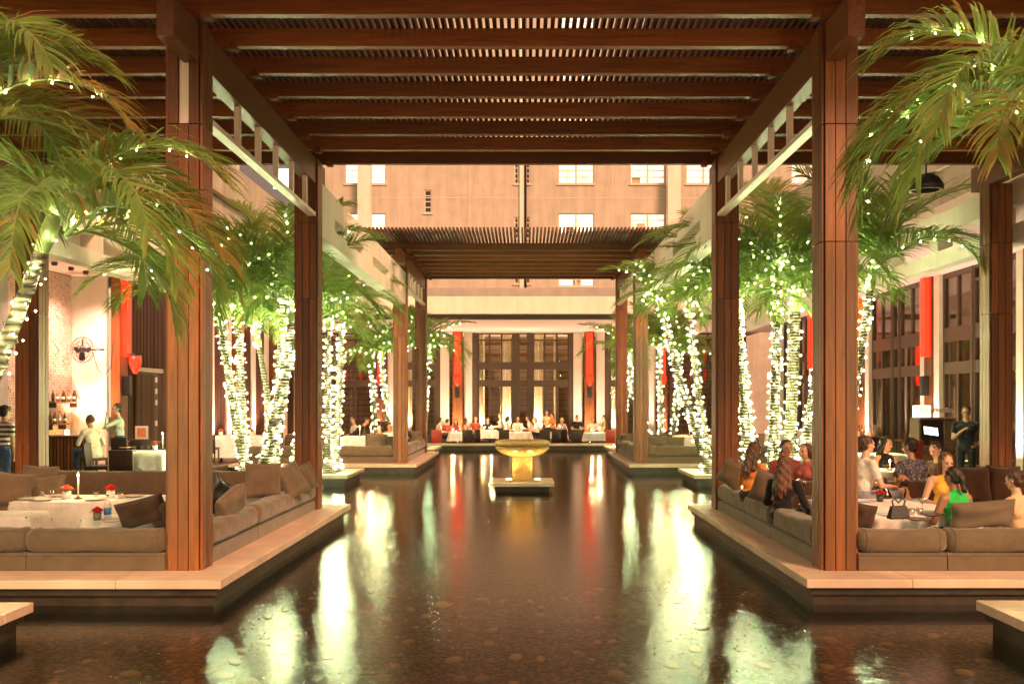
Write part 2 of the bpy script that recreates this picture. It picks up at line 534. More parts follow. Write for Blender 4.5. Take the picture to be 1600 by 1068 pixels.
def pergola(name, label, y0, rafters, yposts, hb, xl, xr, xin, slat_y, pitch, outer, dz=0, gap=False):
    root = thing(name, label, 'pergola')
    zr = 2.02 + hb                                       # underside of the rafters
    bl, bh = zr - .40, zr                                # beams under them
    for yp in yposts:
        for k, (sx, xc) in enumerate(xin):
            post_parts(root, xc, yp, top=bh + .0 - .002, core_gap=(gap and yp == yposts[0] and sx < 0))
        for sx, xc in outer:
            post_parts(root, xc, yp, top=bl - .002)
    # longitudinal beams: on the posts' inner half
    for sx, xc in xin + outer:
        xo = xc - sx * .075
        MB().box(-.085, .085, 0, rafters[-1] + .35 - y0, 0, bh - bl).obj('beam', WY, root, bevel=.006, loc=(xo - sx*.0, y0, bl))
    # rafters
    rm = {}
    L = xr - xl
    me = MB().box(0, L, 0, .105, 0, .2).mesh('rafter', WX)
    for y in rafters:
        link('rafter', me, root, .006, (xl, y, zr + .002))
    # hangers where rafters meet the beams
    hm = MB().box(-.05, .05, -.010, .115, -.03, .05).mesh('bracket', WZ)
    for y in rafters:
        for sx, xc in xin:
            link('bracket', hm, root, 0, (xc + sx * -.30, y, zr))
    # slats
    n = int(L / pitch)
    sw = pitch * .5
    sm = MB().box(-sw/2, sw/2, 0, slat_y[1] - slat_y[0], 0, .12).mesh('slat', DWY)
    for k in range(n + 1):
        link('slat', sm, root, 0, (xl + .03 + k * pitch, slat_y[0], zr + .204))
    # white steel ladder truss between the posts
    for sx, xc in xin:
        xi = xc - sx * .10
        ya, yb = yposts[0] + .165, yposts[-1] - .165
        t = bpy.data.objects.new('ladder_truss', MB().box(-.06, .06, ya, yb, bl - .53, bl - .47).mesh('ladder_truss', WHITEMETAL))
        COL.objects.link(t); t.parent = root; t.location = (xi, 0, 0)
        for y in rafters:
            if ya + .3 < y < yb - .1:
                MB().box(-.032, .032, y - .03, y + .05, bl - .471, bl - .001).obj('strut', WHITEMETAL, t)
    return root

PXI = [(-1, -3.37 - .1625), (1, 3.09 + .1625)]
PXO = [(-1, -7.87 - .1625), (1, 7.5 + .1625)]
near_p = pergola('pergola', 'large dark timber pergola over the near half of the pool', 8.9,
        [8.53 + .8433 * k for k in range(9)], [9.76, 15.11], 3.90, -8.45, 8.1, PXI, (7.7, 15.9), .0800, PXO, gap=True)
far_p = pergola('pergola', 'smaller timber pergola farther back over the pool', 25.2,
        [25.55 + .85 * k for k in range(8)], [26.26, 31.45], 4.14, -4.25, 3.95, PXI, (23.85, 32.2), .0985, [])
# cable thread hanging down by the front rafters
# ------------------------------------------------------------------ white concrete vierendeel beams linking the pergolas
def vierendeel(x, y0, y1, webs, label, w=.30, zb=4.72, th=.30, zt=5.62, tt=.40):
    root = thing('concrete_beam', label, 'beam', (x, 0, 0))
    MB().box(-w/2, w/2, y0, y1, zb, zb + th).obj('lower_chord', WHITE, root, bevel=.008)
    MB().box(-w/2, w/2, y0, y1, zt - tt, zt).obj('upper_chord', WHITE, root, bevel=.008)
    for a, b_ in webs:
        MB().box(-w/2+.004, w/2-.004, a, b_, zb + th - .001, zt - tt + .001).obj('web', WHITE, root)
    return root
W1 = [(15.31, 16.4), (19.4, 20.5), (22.9, 23.5), (25.2, 26.05)]
vierendeel(PXI[0][1] + .02, 15.30, 26.06, W1, 'white concrete open-web beam linking the two pergolas on the bar side')
vierendeel(PXI[1][1] - .02, 15.30, 26.06, W1, 'white concrete open-web beam linking the two pergolas on the side of the wine glass cabinet')
W2 = [(a, a + .35) for a in (9.0, 11.2, 13.4, 15.6, 17.9, 20.2, 22.5, 24.8, 27.1, 29.4, 31.7)]
vierendeel(-8.45, 8.0, 34, W2, 'long white concrete open-web beam in front of the bar canopy', .30, 4.6, .3, 5.62, .40)
vierendeel(8.10, 8.0, 34, W2, 'long white concrete open-web beam in front of the tall dining windows', .30, 4.6, .3, 5.62, .40)
# ------------------------------------------------------------------ buildings
SOFFIT = mat_plain('pale soffit plaster', (.70, .60, .52), .8, .04, 1, 60, .05)
ROOM = mat_plain('warm interior wall', (.34, .22, .13), .8, .15, 1.5, 60, .1)
CURT = mat_fabric('cream curtain', (.72, .62, .47), 200, .1)
BLIND = mat_emit('lit window blind', (1.0, .66, .36), 1.0)
BLIND2 = mat_emit('brightly lit room', (1.0, .74, .46), 1.7)
for m_ in (BLIND, BLIND2):
    nt = m_.node_tree; b = nt.nodes['Principled BSDF']
    n = noise(nt, 1.0, 3, .6, coords(nt, (2.6, 1, .9), rnd=True))
    r = ramp(nt, n.outputs['Fac'], [(.3, (.62, .44, .30)), (.5, (.9, .74, .58)), (.65, (1.0, .86, .72))])
    nt.links.new(r.outputs[0], b.inputs['Emission Color'])
DARKROOM = mat_plain('unlit room', (.02, .018, .018), .9)
BRICKM = mat_plain('painted pale brick', (.56, .40, .33), .75, .22, 6, 70, .35)
MORTAR = mat_plain('brick mortar', (.34, .25, .2), .9, .15, 6, 70, .3)
CONC = mat_plain('grey fair faced concrete', (.34, .31, .28), .7, .15, 1.5, 50, .15)

def spot(name, loc, target, energy, color, size=R(70), blend=.8, radius=.06, parent=None):
    l = bpy.data.lights.new(name, 'SPOT'); l.energy = energy; l.color = color; l.spot_size = size; l.spot_blend = blend; l.shadow_soft_size = radius
    o = bpy.data.objects.new(name, l); COL.objects.link(o)
    d = Vector(target) - Vector(loc)
    o.rotation_euler = d.to_track_quat('-Z', 'Y').to_euler(); o.location = loc
    if parent is not None: o.parent = parent
    return o
def point(name, loc, energy, color, radius=.06, parent=None):
    l = bpy.data.lights.new(name, 'POINT'); l.energy = energy; l.color = color; l.shadow_soft_size = radius
    o = bpy.data.objects.new(name, l); COL.objects.link(o); o.location = loc
    if parent is not None: o.parent = parent
    return o

def holed_wall(mb, x0, x1, z0, z1, y, holes, depth=.18):
    """Wall facing -y at y with rectangular holes and reveals."""
    xs = sorted({x0, x1, *[h[0] for h in holes], *[h[1] for h in holes]})
    zs = sorted({z0, z1, *[h[2] for h in holes], *[h[3] for h in holes]})
    for i in range(len(xs)-1):
        for j in range(len(zs)-1):
            cx, cz = (xs[i]+xs[i+1])/2, (zs[j]+zs[j+1])/2
            if any(h[0] < cx < h[1] and h[2] < cz < h[3] for h in holes): continue
            mb.add([(xs[i],y,zs[j]),(xs[i+1],y,zs[j]),(xs[i+1],y,zs[j+1]),(xs[i],y,zs[j+1])], [(0,1,2,3)])
    for a, b_, c, d in holes:
        e = y + depth
        mb.add([(a,y,c),(b_,y,c),(b_,e,c),(a,e,c)], [(0,3,2,1)])
        mb.add([(a,y,d),(b_,y,d),(b_,e,d),(a,e,d)], [(0,1,2,3)])
        mb.add([(a,y,c),(a,y,d),(a,e,d),(a,e,c)], [(0,1,2,3)])
        mb.add([(b_,y,c),(b_,y,d),(b_,e,d),(b_,e,c)], [(0,3,2,1)])

# --- hotel tower
YT = 54.5
tower = thing('hotel_tower', 'tall peach plastered hotel block with lit casement windows behind the courtyard', 'building', (0, YT, 0))
holes = []; wins = []
rows = [8.75, 11.83, 14.76, 17.8, 20.85, 23.9, 26.95, 30.0]
colsw = [(-10.6, -8.2), (1.92, 4.02), (6.16, 8.2), (9.43, 11.5), (15.6, 17.7), (20.2, 22.3)]
rw = random.Random(5)
for z in rows:
    for a, b_ in colsw:
        holes.append((a, b_, z, z + 1.2)); wins.append((a, b_, z, z + 1.2, 2, 'b' if (z < 22 or rw.random() < .8) else 'd'))
for z in (13.05, 19.2, 25.4):
    holes.append((-5.95, -5.5, z, z + 1.35)); wins.append((-5.95, -5.5, z, z + 1.35, 1, 'x'))
for z in (8.9, 11.55, 14.76, 17.8, 20.85):
    for a, b_ in ((-.66, -.40), (.02, .28)):
        holes.append((a, b_, z, z + 1.25)); wins.append((a, b_, z, z + 1.25, 1, 'x'))
mb = MB(); holed_wall(mb, -12.4, 30, 0, 34, 0, holes)
mb.box(-12.4, 30, .9, 1.1, 0, 34)
mb.obj('wall', PLASTER, tower)
WINFR = mat_plain('cream window frame paint', (.62, .52, .40), .5, .06)
for a, b_, c, d, nc, kind in wins:
    f = MB(); fr_ = .07
    f.box(a, b_, .06, .12, c, c + fr_); f.box(a, b_, .06, .12, d - fr_, d); f.box(a, a + fr_, .061, .119, c + fr_, d - fr_); f.box(b_ - fr_, b_, .061, .119, c + fr_, d - fr_)
    if nc == 2: f.box((a+b_)/2 - .06, (a+b_)/2 + .06, .055, .125, c + fr_, d - fr_)
    nr = 3 if nc == 2 else 4
    for k in range(1, nr):
        zz = c + (d - c) * k / nr
        f.box(a + fr_, b_ - fr_, .07, .11, zz - .028, zz + .028)
    wo = f.obj('window', WINFR, tower)
    MB().box(a - .07, b_ + .07, -.08, .05, c - .09, c - .001).obj('sill', WINFR, wo)
    MB().box(a + .02, b_ - .02, .09, .096, c + .02, d - .02).obj('pane', GLASS, wo)
    if kind == 'x' or kind == 'd':
        MB().box(a, b_, .3, .32, c, d).obj('dark_room', DARKROOM, wo)
    else:
        MB().box(a, b_, .45, .47, c, d).obj('lit_blind', BLIND if rw.random() < .6 else BLIND2, wo)
        if rw.random() < .7:
            q = a + (b_ - a) * rw.uniform(.05, .5)
            MB().box(q, q + .5, .18, .2, c + .03, c + rw.uniform(.4, .8)).obj('furniture', WHITE, wo)
for x in (-9.33, 8.6):
    MB().box(x - .375, x + .375, -.95, -.25, 6, 34).obj('column', WHITE, tower, bevel=.02)
MB().box(-.34, -.04, -.14, -.002, 6.5, 34).obj('pipe_cover', WHITE, tower)
MB().tube([(.0, -.18, 6.5), (.0, -.18, 34)], .07, 10).obj('downpipe', BLACK, tower, True)
MB().box(-3.4, -3.1, -.03, -.001, 6, 34).obj('pilaster', PLASTER, tower)
for z in (10.9, 13.9, 16.95, 20.0, 23.05, 26.1):
    MB().box(-12.4, 30, -.012, -.001, z, z + .045).obj('joint_strip', WINFR, tower)
for x in (-7.4, 5.1, 8.95, 13.4): MB().box(x, x + .04, -.013, -.002, 6, 34).obj('joint_strip', WINFR, tower)

# --- far high-rise with blue lit glass
far_t = thing('glass_tower', 'distant grey blue high-rise with cyan lit glass seen above the bar wing', 'building', (-31, 120, 0))
mt_ = mat_plain('blue grey cladding', (.12, .16, .2), .5)
MB().box(-6, 5, 0, 8, 0, 48).obj('wall', mt_, far_t)
CY = mat_emit('cyan lit glass', (.55, .9, .85), 1.3)
for i in range(3):
    for j in range(4):
        if (i + j) % 3 == 1: continue
        MB().box(-5 + i*3.4, -3 + i*3.4, -.06, -.005, 26 + j*3.4, 28.6 + j*3.4).obj('window', CY, far_t)

# --- glazed facade bay; local x along, -y outward, z up from the dining floor
FH = 5.23
def window_unit(root, u0, u1, nc, rows, dep=.12, y=0.0, dark=FRM):
    """One framed window or double door with all its panes."""
    f = MB(); s = .085
    xs = [u0 + (u1 - u0) * k / nc for k in range(nc + 1)]
    f.box(u0, u0 + s, y, y + dep, 0, FH); f.box(u1 - s, u1, y, y + dep, 0, FH)
    for x in xs[1:-1]: f.box(x - s*.55, x + s*.55, y + .012, y + dep - .012, 0, FH)
    z = 0.0; panes = []
    for (za, zb, band) in rows:
        f.box(u0 + s, u1 - s, y + .006, y + dep - .006, z, za)
        for k in range(nc):
            a = xs[k] + (s if k == 0 else s*.55); b_ = xs[k+1] - (s if k == nc - 1 else s*.55)
            panes.append((a, b_, za, zb))
        z = zb
    f.box(u0 + s, u1 - s, y + .006, y + dep - .006, z, FH)
    wo = f.obj('window', dark, root)
    for a, b_, c, d in panes:
        MB().box(a - .006, b_ + .006, y + dep*.45, y + dep*.45 + .012, c - .006, d + .006).obj('pane', GLASS, wo)
    return wo
RW = [(.12, 2.48, 0), (2.80, 3.36, 0), (3.74, 4.82, 0), (4.90, 5.15, 0)]
RD = [(.10, 2.48, 0), (2.80, 3.36, 0), (3.74, 5.10, 0)]

def red_column(root, u, dep=.42, w=.5):
    c = MB().box(u - w/2, u + w/2, -dep, .12, 0, FH).obj('column', WZ, root, bevel=.01)
    return c

def lantern_and_glow(loc, rz, label, cup=True, thick=.04):
    """Red lantern with a tall red light panel over it, fixed on a timber column."""
    t = thing('wall_lantern', label, 'lantern', loc, rz, 'red lanterns on the timber columns')
    MB().box(-.15, .15, -thick, -.001, 3.0, 5.2).obj('light_panel', REDGLOW, t)  # glowing sheet stands in for red light falling on the timber
    MB().box(-.10, .10, -thick - .05, -.002, 1.9, 2.45).obj('speaker_box', BLACK, t, bevel=.01)
    if not cup: return t  # no lantern here, only the glowing sheet and the box
    mb = MB(); mb.lathe([(.045, 2.52), (.10, 2.62), (.16, 2.78), (.17, 2.92), (.15, 3.02)], 14, (0, -.17 - thick, 0))
    mb.obj('glass', REDGLOW, t, True)
    MB().lathe([(.155, 3.02), (.16, 3.05), (.155, 3.06)], 14, (0, -.17 - thick, 0)).obj('rim', BLACK, t)
    MB().box(-.02, .02, -.17 - thick, -thick - .001, 3.06, 3.09).obj('arm', BLACK, t)
    return t

# back pavilion
YB = 47.5
bp_ = thing('glazed_pavilion', 'glazed dining pavilion across the far end of the pool', 'building', (0, YB, ZP))
for u in (-7.35, -3.45, 3.25, 6.95): red_column(bp_, u)
def pil(root, a, b_, y=0.0): MB().box(a, b_, y - .1, y + .12, 0, FH).obj('pilaster', WHITE, root, bevel=.01)
pil(bp_, -3.15, -2.72); window_unit(bp_, -2.46, -.60, 3, RW); window_unit(bp_, -.38, .15, 1, RW); window_unit(bp_, .36, 2.24, 3, RW); pil(bp_, 2.45, 2.92)
for a, b_ in ((-2.72, -2.46), (-.60, -.38), (.15, .36), (2.24, 2.45)): MB().box(a, b_, -.05, .14, 0, FH).obj('mullion_post', FRM, bp_)
window_unit(bp_, -6.5, -4.6, 2, RW); pil(bp_, -7.05, -6.6); pil(bp_, -4.35, -3.9); MB().box(-4.6, -4.35, -.05, .14, 0, FH).obj('mullion_post', FRM, bp_)
window_unit(bp_, 4.3, 6.2, 2, RW); pil(bp_, 3.6, 4.05); pil(bp_, 6.3, 6.65); MB().box(4.05, 4.3, -.05, .14, 0, FH).obj('mullion_post', FRM, bp_)
window_unit(bp_, -11.4, -7.8, 4, RW); window_unit(bp_, 7.4, 11.3, 4, RW)
MB().box(-12, 12, 3.2, 3.35, 0, FH).obj('room_wall', ROOM, bp_)
MB().box(-8.1, 7.8, -.45, 3.2, FZ - ZP, -.002).obj('base_step', RISER, bp_)
MB().box(-12, 12, -.1, 3.35, FH + .02, FH + .14).obj('room_ceiling', SOFFIT, bp_)
def curtain(root, a, b_, y):
    n = max(8, int((b_ - a) / .03)); vs = []; fs = []
    for i in range(n + 1):
        x = a + (b_ - a) * i / n
        yy = y + .05 * math.sin(i * 1.35) + .02 * math.sin(i * .5)
        vs += [(x, yy, .02), (x, yy, FH - .02)]
    for i in range(n): fs.append((2*i, 2*i+2, 2*i+3, 2*i+1))
    MB().add(vs, fs).obj('curtain', CURT, root, True)
CUR = [(-2.45, -2.12), (-1.30, -.76), (.45, .92), (1.45, 1.62), (-6.4, -5.9), (4.4, 4.75)]
for a, b_ in CUR: curtain(bp_, a, b_, .75)
for k in range(16):       # shelves and stone courses of the back room wall
    MB().box(-11.9, 11.9, 3.12, 3.199, .3 + k * .3, .3 + k * .3 + .03).obj('wall_course', DWX, bp_)
for i, (x, e) in enumerate(((-1.0, 520), (.7, 520), (-2.2, 300), (-6.1, 300), (4.6, 260), (-.18, 160))):
    t = thing('floor_uplight', ['round floor uplight below the bright curtain behind the fountain', 'round floor uplight under the curtain right of the fountain bowl', 'small floor uplight at the pavilion curtain left of centre', 'floor uplight under the curtain near the left far corner', 'floor uplight under the curtain near the right far corner', 'weak floor uplight behind the narrow centre window'][i], 'lamp', (x, YB + .42, ZP))
    MB().lathe([(.09, 0), (.1, .05), (.09, .09), (.05, .09)], 14).obj('housing', BLACK, t)
    MB().lathe([(.001, .092), (.07, .094)], 14).obj('lens', LAMPGLOW, t)
    spot('uplight', (0, 0, .13), (0, .32, 3.2), e, (1, .72, .42), R(95), .8, .05, t)
for i, x in enumerate((-7.35, -3.45, 3.25, 6.95)):
    t = thing('column_uplight', ['warm uplight at the foot of the outer left far column', 'warm uplight at the foot of the far column left of the fountain', 'warm uplight at the foot of the far column right of the fountain', 'warm uplight at the foot of the outer right far column'][i], 'lamp', (x, YB - .95, FZ))
    MB().lathe([(.09, 0), (.1, .05), (.09, .09), (.05, .09)], 14).obj('housing', BLACK, t)
    MB().lathe([(.001, .092), (.07, .094)], 14).obj('lens', LAMPGLOW, t)
    spot('uplight', (0, 0, .13), (0, -.6, 3.2), 520, (1, .60, .44), R(130), .9, .05, t)
# canopy over the far terrace
can = thing('flat_canopy', 'broad white flat canopy over the far terrace', 'canopy', (0, 39.6, 0))
MB().box(-8.3, 8.0, 0, .25, 5.74, 6.48).obj('fascia', WHITE, can, bevel=.01)
MB().box(-8.3, 8.0, .30, .5, 5.52, 5.735).obj('shadow_gap', FRM, can)
MB().box(-8.3, 8.0, .5, 8.0, 5.53, 5.7).obj('soffit', SOFFIT, can)
MB().box(-8.3, 8.0, .9, 1.1, 6.3, 6.95).obj('parapet', CONC, can)
MB().box(-12, 12, 7.0, 14, 5.8, 6.0).obj('roof', CONC, can)

# --- right wing: tall windows between red columns, faces -x
XR = 11.5
rwg = thing('window_wing', 'long dining wing with tall bronze framed windows beside the wine glass cabinet', 'building', (XR, 0, ZP), -PI/2)
colY = [15.7, 20.95, 26.2, 31.45, 36.7, 41.95]
for yc in colY:
    u = -yc
    red_column(rwg, u, .14)
    if yc < 41:
        n0 = -(yc + 5.25)
        pil(rwg, u - .62, u - .28); pil(rwg, n0 + .28, n0 + .62)
        a, b_ = n0 + .64, u - .64
        wdt = (b_ - a)
        window_unit(rwg, a, a + wdt*.42, 2, RD); window_unit(rwg, a + wdt*.42 + .06, b_ - wdt*.42 - .06, 1, RW); window_unit(rwg, b_ - wdt*.42, b_, 2, RD)
        MB().box(a + wdt*.42, a + wdt*.42 + .06, -.02, .13, 0, FH).obj('mullion_post', FRM, rwg); MB().box(b_ - wdt*.42 - .06, b_ - wdt*.42, -.02, .13, 0, FH).obj('mullion_post', FRM, rwg)
        for q in (a + .3, b_ - .75): curtain(rwg, q, q + .4, .6)
MB().box(-47, -8, 2.6, 2.75, 0, FH).obj('room_wall', ROOM, rwg)
MB().box(-47, -8, -2.75, 2.75, FH, FH + .12).obj('soffit', SOFFIT, rwg)
MB().box(-47, -8, -2.95, -2.76, FH - .10, FH + .55).obj('fascia', WHITE, rwg, bevel=.01)
MB().box(-47, -8, -2.2, 2.7, FH + .6, FH + .8).obj('roof', CONC, rwg)
MB().box(-47, -8, -2.0, -1.8, FH + .8, 9.2).obj('upper_wall', PLASTER, rwg)
for zz in (7.0, 8.1): MB().box(-47, -8, -2.03, -1.999, zz, zz + .06).obj('string_course', WHITE, rwg)

# --- left wing: bar with brick wall, then timber slat bays, faces +x
XL = -11.5
lwg = thing('bar_wing', 'bar wing with pale brick wall and timber slat bays', 'building', (XL, 0, ZP), PI/2)
# brick wall at X=-12.65 (local y = 1.15), from Y=22.7 to 25.9
MB().box(22.6, 25.9, 1.19, 1.4, 0, FH).obj('mortar_bed', MORTAR, lwg)
mb = MB(); rb = random.Random(3)
zc = .01; row = 0
while zc < FH - .07:
    x = 22.6 - (.11 if row % 2 else 0)
    while x < 25.88:
        L_ = .215
        a, b_ = max(22.6, x), min(25.89, x + L_ - .012)
        if b_ - a > .03: mb.box(a, b_, 1.15 + rb.uniform(-.014, .012), 1.2, zc, zc + .058)
        x += L_
    zc += .07; row += 1
bk = mb.obj('brick', BRICKM, lwg); bk['kind'] = 'stuff'
MB().box(8, 22.59, 1.10, 1.4, 0, FH).obj('concrete_wall', CONC, lwg)
MB().box(25.9, 26.05, .20, 1.15, 0, FH).obj('white_wall', WHITE, lwg)
MB().box(8, 47, -2.85, 1.4, FH, FH + .12).obj('soffit', SOFFIT, lwg)
MB().box(8, 47, -3.05, -2.86, FH - .10, FH + .55).obj('fascia', WHITE, lwg, bevel=.01)
MB().box(8, 47, -2.2, 2.7, FH + .6, FH + .8).obj('roof', CONC, lwg)
MB().box(8, 52, -2.0, -1.8, FH + .8, 9.4).obj('upper_wall', PLASTER, lwg)
MB().box(8, 52, -2.12, -2.001, 8.0, 8.12).obj('string_course', FRM, lwg)
MB().box(8, 52, -2.06, -2.001, 6.6, 6.66).obj('string_course', FRM, lwg)
slm = MB().box(-.022, .022, -.05, 0, 0, FH).mesh('slat', DWZ)
for i, yc in enumerate((26.25, 31.5, 36.75, 42.0)):
    red_column(lwg, yc, .14)
    # timber slat wall with a glowing white strip
    a, b_ = yc + .3, yc + 4.9
    MB().box(a, b_, .06, .14, 0, FH).obj('panel', DWZ, lwg)
    k = a + .1
    strips = [(yc + 2.2, yc + 2.75), (yc + 4.2, yc + 4.75)] if i else [(yc + 4.2, yc + 4.75)]
    while k < b_:
        if not any(s0 - .03 < k < s1 + .03 for s0, s1 in strips): link('slat', slm, lwg, 0, (k, .06, 0))
        k += .105
    for s0, s1 in strips:
        MB().box(s0, s1, -.02, .058, 0, FH).obj('white_strip', WHITE, lwg)
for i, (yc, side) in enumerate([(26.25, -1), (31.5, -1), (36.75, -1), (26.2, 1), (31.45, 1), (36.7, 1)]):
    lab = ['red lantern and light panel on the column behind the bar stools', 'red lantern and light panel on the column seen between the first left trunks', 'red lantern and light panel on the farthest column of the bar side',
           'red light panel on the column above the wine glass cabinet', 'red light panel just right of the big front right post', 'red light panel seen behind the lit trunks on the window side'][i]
    if side < 0: lantern_and_glow((XL + .14, yc, ZP), PI/2, lab, i == 0, .15)
    else: lantern_and_glow((XR - .14, yc, ZP), -PI/2, lab, False, .15)
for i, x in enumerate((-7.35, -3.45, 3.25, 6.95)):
    lantern_and_glow((x, YB - .42, ZP), 0, ['red lantern on the far pavilion column at the outer left', 'red lantern on the far pavilion column left of the fountain', 'red lantern on the far pavilion column right of the fountain', 'red lantern on the far pavilion column at the outer right'][i])
ups = [(XL + .55, 33.95, 1, 'white strip left of the first trunks'), (XL + .55, 35.95, 1, 'white strip behind the paired trunks'), (XL + .55, 39.2, 1, 'white strip near the second left post'), (XL + .55, 30.7, 1, 'white strip beside the service door'),
       (XR - .6, 25.7, -1, 'white pilaster by the wine glass cabinet'), (XR - .6, 21.4, -1, 'white pilaster at the right edge'), (XR - .6, 30.9, -1, 'white pilaster right of the big front right post'), (XR - .6, 36.2, -1, 'white pilaster behind the window side trunks')]
for x, y, sd, lab in ups:
    t = thing('wall_uplight', 'floor uplight washing the ' + lab, 'lamp', (x, y, ZP))
    MB().lathe([(.09, 0), (.1, .05), (.09, .09), (.05, .09)], 14).obj('housing', BLACK, t)
    MB().lathe([(.001, .092), (.07, .094)], 14).obj('lens', LAMPGLOW, t)
    spot('uplight', (0, 0, .13), (.10 * sd, 0, 3.2), 430, (1, .62, .50), R(125), .9, .05, t)
# door fittings on the slatted bay behind the bar
d = thing('service_door', 'slatted dark timber door with four square white plates on it', 'door', (XL + .02, 28.0, ZP), PI/2)
MB().box(-.75, .85, -.06, -.001, .02, 2.6).obj('door_leaf', DWZ, d)
for k in range(14): link('slat', MB().box(-.02, .02, -.085, -.06, .05, 2.55).mesh('slat', DWZ), d, 0, (-.68 + k * .09, 0, 0))
MB().box(-.85, 1.1, -.12, -.001, 2.62, 2.74).obj('door_rail', STEEL, d)
for z in (2.32, 1.97, 1.62, .98): MB().box(.60, .76, -.075, -.062, z, z + .16).obj('plate', WHITE, d)
# ------------------------------------------------------------------ palms wound with fairy lights
def mat_leaf(name, c1, c2, tip):
    m, nt, b = newmat(name)
    v = coords(nt)
    n = noise(nt, 2.2, 3, .6, v)
    r = ramp(nt, n.outputs['Fac'], [(.3, c1), (.62, c2), (.82, tip)])
    nt.links.new(r.outputs[0], b.inputs['Base Color'])
    b.inputs['Roughness'].default_value = .6
    tl = nt.nodes.new('ShaderNodeBsdfTranslucent')
    nt.links.new(r.outputs[0], tl.inputs['Color'])
    mx = nt.nodes.new('ShaderNodeMixShader'); mx.inputs[0].default_value = .5
    nt.links.new(b.outputs[0], mx.inputs[1]); nt.links.new(tl.outputs[0], mx.inputs[2])
    nt.links.new(mx.outputs[0], nt.nodes['Material Output'].inputs[0])
    return m
LEAF = mat_leaf('palm leaf', (.115, .195, .035), (.215, .30, .062), (.30, .34, .085))
LEAFDRY = mat_leaf('yellowing palm leaf', (.16, .16, .03), (.34, .20, .05), (.46, .18, .04))
RACH = mat_plain('palm rib', (.17, .2, .07), .5, .2, 9, 60, .1)
SHAFT = mat_plain('pale green crownshaft', (.2, .26, .09), .45, .2, 4, 60, .1)
m, nt, b = newmat('ringed palm trunk')
v = coords(nt, (1, 1, 14))
n = noise(nt, 1.0, 3, .6, v, .2); wv = nt.nodes.new('ShaderNodeTexWave'); wv.wave_type = 'BANDS'; wv.bands_direction = 'Z'
wv.inputs['Scale'].default_value = 5.5; wv.inputs['Distortion'].default_value = 1.2; wv.inputs['Detail'].default_value = 2
nt.links.new(coords(nt, (1, 1, 1)), wv.inputs['Vector'])
r = ramp(nt, wv.outputs['Fac'], [(.0, (.035, .024, .014)), (.35, (.12, .092, .058)), (1, (.19, .155, .105))])
nt.links.new(r.outputs[0], b.inputs['Base Color']); b.inputs['Roughness'].default_value = .8
bump(nt, wv.outputs['Fac'], b, .7, .02)
TRUNK = m

def frond_curve(L, lift, droop, n=14):
    """rachis points in the x-z plane, starting upward at angle lift and bending down."""
    pts = [Vector((0, 0, 0))]; a = lift
    for i in range(n):
        t = (i + .5) / n
        a2 = lift - droop * (t ** 1.15)
        pts.append(pts[-1] + Vector((math.cos(a2), 0, math.sin(a2))) * (L / n))
    return pts
def sample(pts, t):
    x = t * (len(pts) - 1); i = min(int(x), len(pts) - 2); f = x - i
    return pts[i].lerp(pts[i+1], f), (pts[i+1] - pts[i]).normalized()
def frond_mesh(seed, L, lift, droop, leaf=.58, nl=58, dry=0.15, sway=.0):
    rr = random.Random(seed); pts = frond_curve(L, lift, droop)
    mb = MB(); mb.cur = 1
    mb.tube(pts, [.016 * (1 - .85 * i / (len(pts)-1)) + .002 for i in range(len(pts))], 5)
    for i in range(nl):
        t = .10 + .90 * (i / (nl - 1))
        p, d = sample(pts, t)
        up = Vector((0, 1, 0)).cross(d) * -1
        up = d.cross(Vector((0, 1, 0))); up = up if up.z > 0 else -up
        ln = leaf * (.45 + .75 * math.sin(PI * min(1, .16 + t * .80))) * rr.uniform(.85, 1.12)
        for s in (-1, 1):
            out = Vector((0, s, 0))
            ang = R(rr.uniform(48, 60)) * (1 - .45 * t)
            d0 = (out * math.sin(ang) + d * math.cos(ang) + up * rr.uniform(.15, .42)).normalized()
            wd = d0.cross(up).normalized() * (.0135 * rr.uniform(.6, 1.25))
            tw = Quaternion(d0, rr.uniform(-.6, .6)); wd = tw @ wd
            g = Vector((0, 0, -1))
            a = p; vs = []; cur = d0
            segs = 4
            prof = [.55, 1.0, .85, .5, .03]
            q = a.copy()
            for k in range(segs + 1):
                vs += [q + wd * prof[k], q - wd * prof[k]]
                cur = (cur + g * (.05 + .115 * k) * rr.uniform(.7, 1.3) + Vector((sway, 0, 0))).normalized()
                q = q + cur * (ln / segs)
            mb.cur = 2 if rr.random() < dry else 0
            mb.add(vs, [(2*k, 2*k+1, 2*k+3, 2*k+2) for k in range(segs)])
    return mb.mesh('frond', [LEAF, RACH, LEAFDRY], True), pts
FR = []
for k in range(10):
    lift = R([78, 66, 58, 50, 40, 30, 72, 46, 22, 8][k]); droop = R([48, 70, 84, 98, 102, 96, 78, 84, 84, 74][k])
    FR.append(frond_mesh(100 + k, [1.7, 1.9, 2.0, 2.1, 2.0, 1.9, 1.8, 2.2, 1.9, 1.6][k], lift, droop, dry=.06))
def bulb_positions_spiral(path, rad, step, per, rr):
    """bulbs strung round a trunk path"""
    tot = sum((path[i+1] - path[i]).length for i in range(len(path)-1))
    n = int(tot / step); out = []
    for i in range(n):
        t = i / n; p, d = sample(path, t)
        a = d.orthogonal().normalized(); b_ = d.cross(a)
        r_ = rad[min(int(t * (len(rad)-1)), len(rad)-1)] + .035
        for k in range(per):
            if rr.random() < .12: continue
            th = 2 * PI * (k / per) + i * .9 + rr.uniform(-.55, .55)
            out.append(p + a * math.cos(th) * r_ + b_ * math.sin(th) * r_ + Vector((0, 0, rr.uniform(-.06, .06))))
    return out
